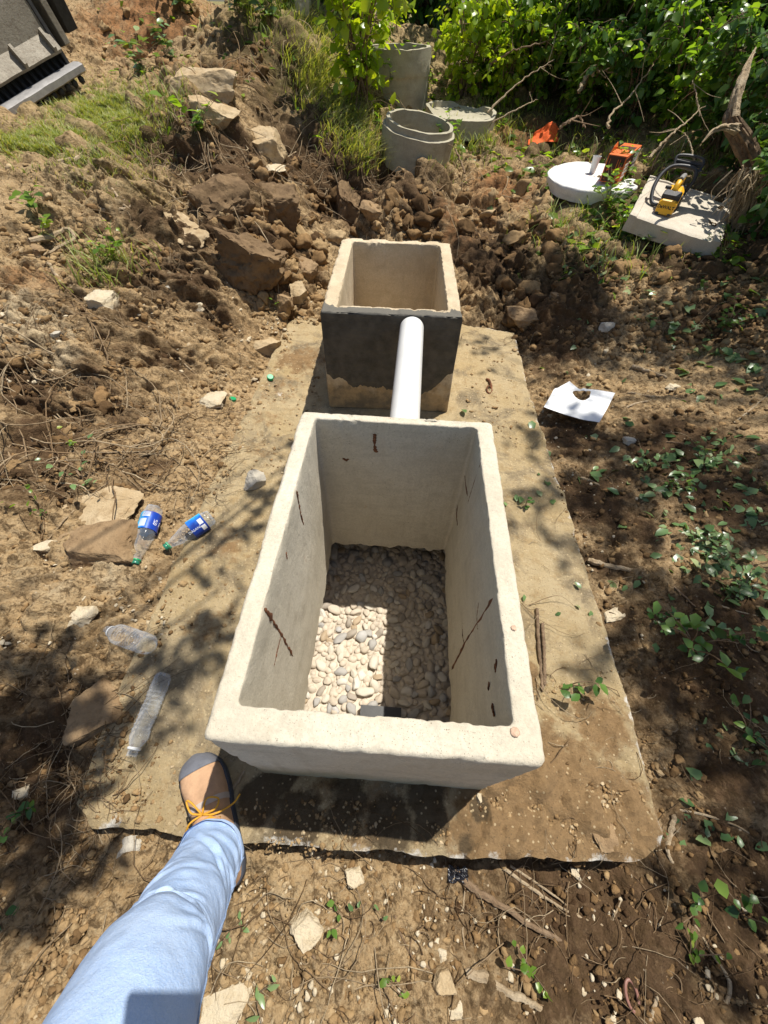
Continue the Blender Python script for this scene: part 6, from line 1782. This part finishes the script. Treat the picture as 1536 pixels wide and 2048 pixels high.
shade_tree("shade_tree", (-1.5, -1.2, gz(-1.5, -1.2)), LEFT, "slim leafy tree behind the viewer that dapples the slab's left side", 62, 3.0, .07)

# ------------------------------------------------------------------ steel bucket at the top left
M_STEEL, _t, _b = newmat("worn_steel", .62, .4)
_c = coord(_t); _n = noise(_t, _c, 9, 6, .7)
_t.links.new(mix(_t, ramp(_t, noise(_t, _c, 60, 5), [(.5, 0), (.7, .6)]), ramp(_t, _n, [(.35, (.19, .165, .125)), (.65, (.29, .26, .205))]), (.12, .085, .055)), _b.inputs["Base Color"])
_b.inputs["Metallic"].default_value = .25
bump(_t, _b, noise(_t, _c, 70, 5), .004, .6)
M_STEELD = plain("dark_steel", (.035, .034, .033), .6, .4, .35, 30, .001, .3)
M_EDGE = plain("bright_edge", (.36, .35, .34), .5, .45, .2, 25, .001, .4)
def prism(pix, p0, n, th, mat, name, parent, origin, bev=.004):
    n = np.array(n, float); n /= np.linalg.norm(n)
    P = [on_plane(u, v, p0, n) - origin for u, v in pix]
    bm = bmesh.new(); a = [bm.verts.new(p) for p in P]; b = [bm.verts.new(p - n * th) for p in P]
    m = len(P); bm.faces.new(a); bm.faces.new(b[::-1])
    for i in range(m): bm.faces.new((a[i], b[i], b[(i + 1) % m], a[(i + 1) % m]))
    bmesh.ops.recalc_face_normals(bm, faces=bm.faces[:])
    bmesh.ops.bevel(bm, geom=bm.edges[:], offset=bev, segments=1, affect='EDGES')
    me = bpy.data.meshes.new(name); bm.to_mesh(me); bm.free()
    return link(name, me, mat, parent)
def steel_bucket():
    pr_ = at_y(165, 128, 4.45); pl_ = at_y(0, 228, 3.75)
    e = pr_ - pl_; print("bucket bar", pl_, pr_, np.linalg.norm(e)); e /= np.linalg.norm(e)
    back = np.cross(np.array([0, 0, 1.]), e); back /= np.linalg.norm(back)
    if back @ (pl_ - CC) < 0: back = -back
    org = (pl_ + pr_) / 2
    o = empty("excavator_bucket", org, "muddy grey steel digging bucket resting on the terrace at the top left", "excavator bucket")
    # heavy lip in front: a bar with a bevelled top and a serrated underside
    A = pl_ - e * 1.1; B = pr_
    up = np.cross(e, back); up = up if up[2] > 0 else -up
    L = np.linalg.norm(B - A)
    def bar(prof, s0, s1, name, mat, parent, off=np.zeros(3), n=40):
        V = []
        for s in np.linspace(s0, s1, n):
            for (b_, u_) in prof: V.append(A + e * s + back * b_ + up * u_ + off - org)
        k = len(prof); V = np.array(V)
        i = np.arange(n - 1)[:, None] * k; j = np.arange(k)[None]; j2 = (j + 1) % k
        F = [np.stack([i + j, i + j2, i + k + j2, i + k + j], -1).reshape(-1, 4)]
        me = mesh_np(name, disp(V, .002, 12, 4), F); bm = bmesh.new(); bm.from_mesh(me); bmesh.ops.holes_fill(bm, edges=bm.edges[:], sides=0); bmesh.ops.recalc_face_normals(bm, faces=bm.faces[:]); bm.to_mesh(me); bm.free()
        me.set_sharp_from_angle(angle=math.radians(30))
        return link(name, me, mat, parent)
    bar([(0, 0), (.0, -.035), (.03, -.05), (.10, -.05), (.10, .012), (.03, .012)], 0, L, "cutting_edge", M_EDGE, o)
    mb = MB()
    for k in range(int(L / .07)):
        s = .03 + k * .07
        c = A + e * s + back * .035 - up * .07 - org
        V, F = ico(1); mb.add(V * np.array([.026, .026, .03]) + c, F)
    mb.build("edge_blocks", M_STEELD, o)
    mb = MB()                       # ribbed recess behind the lip
    for k in range(int(L / .055)):
        a = A + e * (.02 + k * .055) + back * .10 - org
        add_tube(mb, np.array([a - up * .02, a + back * .10 + up * .10]), .014, 6)
    mb.build("recess_ribs", M_STEELD, o)
    bar([(.15, -.04), (.19, -.04), (.24, .14), (.20, .14)], 0, L - .03, "recess_plate", M_STEELD, o)
    # main plate leaning back, with its lit lower flange and three lugs
    bar([(.075, .095), (.10, .075), (.16, .16), (.14, .185)], -.1, L - .05, "wear_flange", M_STEEL, o)
    bar([(.14, .182), (.165, .165), (.20, .50), (.26, .90), (.24, .91), (.175, .51)], -.1, L - .06, "shell_plate", M_STEEL, o)
    for s in (L - .12, L - .40, L - .70, L - 1.0):
        mb = MB(); c = A + e * s - org
        V = np.array([c + back * b_ + up * u_ + e * w_ for w_ in (0, .022) for (b_, u_) in ((.065, .09), (.05, .12), (.11, .215), (.145, .19))])
        mb.add(V, [(0, 1, 2, 3), (7, 6, 5, 4), (0, 4, 5, 1), (1, 5, 6, 2), (2, 6, 7, 3), (3, 7, 4, 0)]); mb.build("lug", M_STEEL, o, False, None)
    # side plate and curved guard at the right
    s0 = L - .06
    def side(prof, s, th, mat, name):
        c = A + e * s - org; m = len(prof)
        bm = bmesh.new(); a = [bm.verts.new(c + back * p + up * q) for p, q in prof]; b = [bm.verts.new(c + back * p + up * q + e * th) for p, q in prof]
        bm.faces.new(a); bm.faces.new(b[::-1])
        for i in range(m): bm.faces.new((a[i], b[i], b[(i + 1) % m], a[(i + 1) % m]))
        bmesh.ops.recalc_face_normals(bm, faces=bm.faces[:]); bmesh.ops.bevel(bm, geom=bm.edges[:], offset=.004, segments=1, affect='EDGES')
        me = bpy.data.meshes.new(name); bm.to_mesh(me); bm.free(); return link(name, me, mat, o)
    side([(.10, -.03), (.11, .07), (.13, .19), (.17, .50), (.24, .9), (1.0, 1.0), (1.0, .05), (.5, -.03)], s0, .03, M_STEELD, "side_plate")
    side([(.15, .08), (.16, .30), (.22, .62), (.5, .95), (.9, .3), (.6, .0)], s0 + .10, .05, M_STEEL, "side_guard")
    side([(.25, .10), (.22, .35), (.30, .70), (.5, .98), (1.1, .95), (1.1, .1)], s0 + .24, .10, M_STEELD, "linkage_arm")
    bar([(.26, .90), (.26, .93), (1.05, 1.0), (1.05, .96)], -.1, L - .06, "top_plate", M_STEELD, o)
    side([(1.0, 1.0), (1.04, 1.0), (1.04, .0), (1.0, .0)], -.1, L, M_STEELD, "back_plate")
steel_bucket()

# ------------------------------------------------------------------ the person: one leg steps into the picture
M_DENIM, _t, _b = newmat("washed_denim", .85, .2)
_c = coord(_t); _n = noise(_t, _c, 7, 5, .6)
_w1 = noise(_t, _c, 420, 2)
_t.links.new(mix(_t, ramp(_t, _w1, [(.35, .28), (.65, 0)]), ramp(_t, _n, [(.3, (.31, .46, .74)), (.7, (.47, .60, .82))]), (.64, .72, .84)), _b.inputs["Base Color"])
_mp = N(_t, "ShaderNodeMapping"); _mp.inputs["Rotation"].default_value = (.3, .6, .5); _mp.inputs["Scale"].default_value = (1, 1, .25); _t.links.new(_c, _mp.inputs[0])
_g = bump(_t, _b, noise(_t, _c, 24, 5, .65), .006, .5); bump(_t, _b, noise(_t, _mp.outputs[0], 900, 2), .001, .7, _g)
M_STITCH = plain("denim_seam", (.32, .42, .60), .85, .2, .3, 60, .0006)
M_SUEDE = plain("tan_suede", (.50, .31, .185), .92, .1, .2, 22, .0016)
M_RUBBER = plain("grey_rubber_cap", (.14, .145, .165), .55, .35, .2, 30, .0008)
M_SOLE = plain("dark_sole", (.05, .055, .07), .6, .35, .2, 40, .0008)
M_LACE = plain("yellow_lace", (.60, .31, .035), .7, .25, .12, 150, .0006)
M_TRIM = plain("pale_trim", (.48, .40, .34), .8, .2, .1, 40, .0005)
def ankle_boot(p, yaw, parent):
    """boot with its heel at the local origin, toe towards +y"""
    Lb = .285; M = Matrix.Translation(Vector(p)) @ Matrix.Rotation(yaw, 4, 'Z')
    ys = np.linspace(0, 1, 48)
    wid = np.interp(ys, [0, .03, .12, .3, .5, .65, .78, .88, .95, .985, 1], [.010, .024, .033, .033, .038, .046, .049, .045, .034, .020, .006])
    top = np.interp(ys, [0, .05, .2, .35, .45, .55, .66, .78, .9, .97, 1], [.10, .135, .15, .145, .118, .094, .080, .068, .058, .044, .028])
    cen = np.interp(ys, [0, .3, .6, .8, 1], [0, .003, 0, -.005, -.012])
    k = 28
    def shell(t0, t1, grow, zlow=.022):
        V = []; sel = [i for i in range(48) if t0 <= ys[i] <= t1]
        for i in sel:
            for a in np.linspace(math.pi * -.02, math.pi * 1.02, k):
                ca, sa = math.cos(a), max(0, math.sin(a)); ex = .72
                x = cen[i] + (wid[i] + grow) * math.copysign(abs(ca) ** .8, ca); z = zlow + (top[i] - zlow + grow) * sa ** ex
                V.append((x, ys[i] * Lb + (grow if i == 47 else 0), z))
        return np.array(V), gridf(len(sel), k)
    def mk(name, V, F, mat, par, sharp=40):
        me = mesh_np(name, V, F); me.transform(M); me.set_sharp_from_angle(angle=math.radians(sharp)); return link(name, me, mat, par)
    V, F = shell(0, 1, 0); V = disp(V, .0012, 18, 5)
    up_ = mk("boot", V, F, M_SUEDE, parent, 80)
    V, F = shell(.83, 1, .0022); V[:, 2] = np.where(V[:, 1] < .845 * Lb, V[:, 2], V[:, 2]); mk("toe_cap", V, F, M_RUBBER, up_, 80)
    V, F = shell(.54, .60, .0012); mk("trim_band", V, F, M_TRIM, up_, 80)
    # sole
    out = [(cen[i] + wid[i] + .005, ys[i] * Lb) for i in range(48)] + [(cen[i] - wid[i] - .005, ys[i] * Lb) for i in range(47, -1, -1)]
    out = np.array(out); n = len(out); rings = [np.column_stack([out * (1 if z else 1), np.full(n, z)]) for z in (.0, .004, .024, .028)]
    rings[0][:, :2] = (rings[0][:, :2] - [0, Lb / 2]) * .97 + [0, Lb / 2]; rings[3][:, :2] = (rings[3][:, :2] - [0, Lb / 2]) * .965 + [0, Lb / 2]
    V = np.concatenate(rings); i = np.arange(3)[:, None] * n; j = np.arange(n)[None]; j2 = (j + 1) % n
    F = np.stack([i + j, i + j2, i + n + j2, i + n + j], -1).reshape(-1, 4)
    half = np.arange(47); cap = np.stack([half, half + 1, n - 2 - half, n - 1 - half], -1)
    mk("sole", V, np.concatenate([F, cap + 3 * n, cap[:, ::-1]]), M_SOLE, up_)
    # laces: criss-cross rows and a loose bow
    mb = MB()
    def sur(y, s):
        i = y * 47; w = np.interp(i, range(48), wid); t = np.interp(i, range(48), top); c = np.interp(i, range(48), cen)
        a = math.pi / 2 - s * 1.1
        return np.array([c + w * math.cos(a), y * Lb, .022 + (t - .022) * max(0, math.sin(a)) ** .72 + .003])
    for r_ in range(3):
        y0 = .47 - r_ * .06
        add_tube(mb, spline([sur(y0, -.85), sur(y0 - .015, -.3), sur(y0 - .02, .3), sur(y0 - .045, .85)], 14), .0021, 6)
        add_tube(mb, spline([sur(y0, .85), sur(y0 - .015, .3), sur(y0 - .02, -.3), sur(y0 - .045, -.85)], 14), .0021, 6)
    c = sur(.50, 0)
    add_tube(mb, spline([c, c + [-.012, .030, .012], c + [-.022, .038, .008], c + [-.016, .012, .014], c], 22), .0021, 6)
    add_tube(mb, spline([c, c + [.018, .022, .010], c + [.038, .012, .0], c + [.030, -.004, .008], c], 22), .0021, 6)
    add_tube(mb, spline([c, c + [-.028, -.004, .002], c + [-.050, -.022, -.022]], 14), .0021, 6)
    add_tube(mb, spline([c, c + [.026, -.012, .004], c + [.058, -.010, -.018], c + [.075, .002, -.032]], 14), .0021, 6)
    mb2, Fm = mb.arrays(); me = mesh_np("laces", mb2, Fm); me.transform(M); link("laces", me, M_LACE, up_)
    return up_
def px_d(u, v, z):
    return at_z(u, v, z)
def person():
    toe = at_z(399, 1508, .03); heel = at_z(452, 1775, .06)
    d = toe - heel; yaw = math.atan2(-d[0], d[1]); heel[2] = .004
    toe2 = np.array([toe[0], toe[1], 0]); hl = toe2 - .283 * unit(np.array([d[0], d[1], 0]))
    o = empty("person", (hl[0], hl[1], 0), "person in faded blue jeans and tan boots stepping on to the slab's corner", "person")
    inv = Vector(o.location)
    A0 = at_z(420, 1712, .115); A1 = at_z(376, 1805, .25); A2 = at_z(322, 1905, .37); A3 = at_z(268, 2008, .475)
    print("leg", A0, A1, A2, A3)
    hipL = np.array([A3[0] + .07, A3[1] - .32, .80]); pel = np.array([hipL[0] + .10, hipL[1] - .02, .90])
    hipR = np.array([pel[0] + .10, hipL[1] - .02, .80]); kneeR = np.array([hipR[0] + .03, hipR[1] - .03, .40]); ankR = np.array([kneeR[0] + .02, kneeR[1] - .10, .02])
    # one continuous garment: front leg, seat and back leg
    def leg(P, R, seed, n=280, k=112):
        P = spline(P, n); R = np.interp(np.linspace(0, 1, n), np.linspace(0, 1, len(R)), R)
        V, F, _ = tube(P, R, k, False)
        T, Nn, B = frames(P)
        t = np.repeat(np.linspace(0, 1, n), k); a = np.tile(np.arange(k) * 2 * np.pi / k, n)
        cen = np.repeat(P, k, 0); dv = V - cen
        # folds: slanting ridges gathered above the boot and behind the knee
        def crease(t0, a0, slope, wid, amp, span):
            da = (a - a0 + np.pi) % (2 * np.pi) - np.pi
            q = (t - t0 - slope * da + .012 * np.sin(da * 3 + t0 * 40)) / wid
            return amp * (np.exp(-q * q) - .8 * np.exp(-((q - 1.5) / .8) ** 2)) * np.exp(-(da / span) ** 2)
        w = 0
        rq = np.random.default_rng(seed)
        for c_ in range(30):
            w = w + crease(rq.choice([rq.uniform(.02, .16), rq.uniform(.2, .36), rq.uniform(.4, .56)]), rq.uniform(0, 6.28), rq.normal(0, .05), rq.uniform(.0045, .017), rq.uniform(.015, .062), rq.uniform(.4, 1.1))
        w += .045 * fbm(t * 7 + seed, np.cos(a) * 1.2 + np.sin(a) * .7, 3, seed) + .012 * fbm(t * 30 + seed, a * 2.5, 2, seed + 4)
        flare = 1 + .08 * smooth(.05, 0, t)
        V = cen + dv * ((1 + w) * flare)[:, None]
        return V, F, P
    mb = MB()
    V1, F1, P1 = leg([A0, A1, A2, A3, (A3 + hipL) / 2 + [0, .03, .03], hipL + [0, 0, .02]], [.062, .066, .070, .074, .090, .10], 3)
    mb.add(V1, F1)
    # hem turned inside
    ring = V1[:112]; c = ring.mean(0); inn = c + (ring - c) * .955; dn = inn + np.array([0, 0, .02])
    VV = np.concatenate([ring, inn, dn]); j = np.arange(112); j2 = (j + 1) % 112
    mb.add(VV, np.concatenate([np.stack([j, j + 112, j2 + 112, j2], -1), np.stack([j + 112, j + 224, j2 + 224, j2 + 112], -1)]))
    V2, F2, P2 = leg([ankR, (ankR + kneeR) / 2, kneeR, (kneeR + hipR) / 2, hipR + [0, 0, .02]], [.070, .074, .080, .092, .10], 9, 60, 40)
    mb.add(V2, F2)
    # seat and waist
    S = spline([pel + [0, .0, -.16], pel + [0, 0, -.08], pel, pel + [0, .01, .10], pel + [0, .015, .13]], 24); n = 24; k = 48
    rx = np.interp(np.linspace(0, 1, n), [0, .3, .6, 1], [.10, .185, .18, .160]); ry = np.interp(np.linspace(0, 1, n), [0, .3, .6, 1], [.08, .125, .125, .11])
    a = np.arange(k) * 2 * np.pi / k
    V3 = (S[:, None] + np.stack([rx[:, None] * np.cos(a), ry[:, None] * np.sin(a), 0 * rx[:, None] + 0 * a], -1)).reshape(-1, 3)
    i = np.arange(n - 1)[:, None] * k; jj = np.arange(k)[None]; jj2 = (jj + 1) % k
    mb.add(V3, np.stack([i + jj, i + jj2, i + k + jj2, i + k + jj], -1).reshape(-1, 4))
    VV, FF = mb.arrays(); VV = VV - np.array(inv)
    jn = obj("jeans", VV, FF, M_DENIM, o)
    # outseam with its puckers, on the right-hand side of the front leg
    ts = [1690, 1720, 1760, 1800]
    k = 112
    vis = []; jx = None
    rg = V1[66 * k:67 * k]; q = rg - CC; u_ = 768 + FPX * (q @ CR) / (q @ CF)
    nrm_ = rg - P1[66]; face = -(np.einsum('ij,ij->i', nrm_, q)); jx = int(np.argsort(np.where(face > 0, u_, -9e9))[-9])
    for i in range(1, 190):
        p_ = V1[i * k + jx]; vis.append(p_ + .0012 * unit(p_ - P1[i]))
    sm = spline(vis[::6], 90)
    mbs = MB(); add_tube(mbs, sm - np.array(inv), .0013, 5)
    for q in range(2, 44, 2):
        v_ = sm[q] - np.array(inv); mbs.add(ico(1)[0] * np.array([.005, .003, .004]) + v_ + np.array([-.006, 0, 0]), ico(1)[1])
    mbs.build("seam", M_STITCH, jn, True, None)
    hm = spline(np.array([V1[7 * k + q] + .001 * unit(V1[7 * k + q] - P1[7]) for q in list(range(0, 112, 6)) + [0]]), 60)
    mbs = MB(); add_tube(mbs, hm - np.array(inv), .0012, 4, False); mbs.build("hem_stitching", M_STITCH, jn, True, None)
    bt = ankle_boot(np.array([hl[0], hl[1], .004]) - np.array(inv), yaw, o)
    ar = np.array([ankR[0], ankR[1] - .06, gz(ankR[0], ankR[1]) + .01])
    ankle_boot(ar - np.array(inv), .0, o)
person()
def phone():
    M = cam.matrix_world.copy()
    o = bevbox("mobile_phone", -.062, .014, -.152, .013, .004, .012, .003, M_DKG)
    o.matrix_world = M
    tag(o, "dark mobile phone held over the trench, out of view, that takes the picture", "phone")
phone()
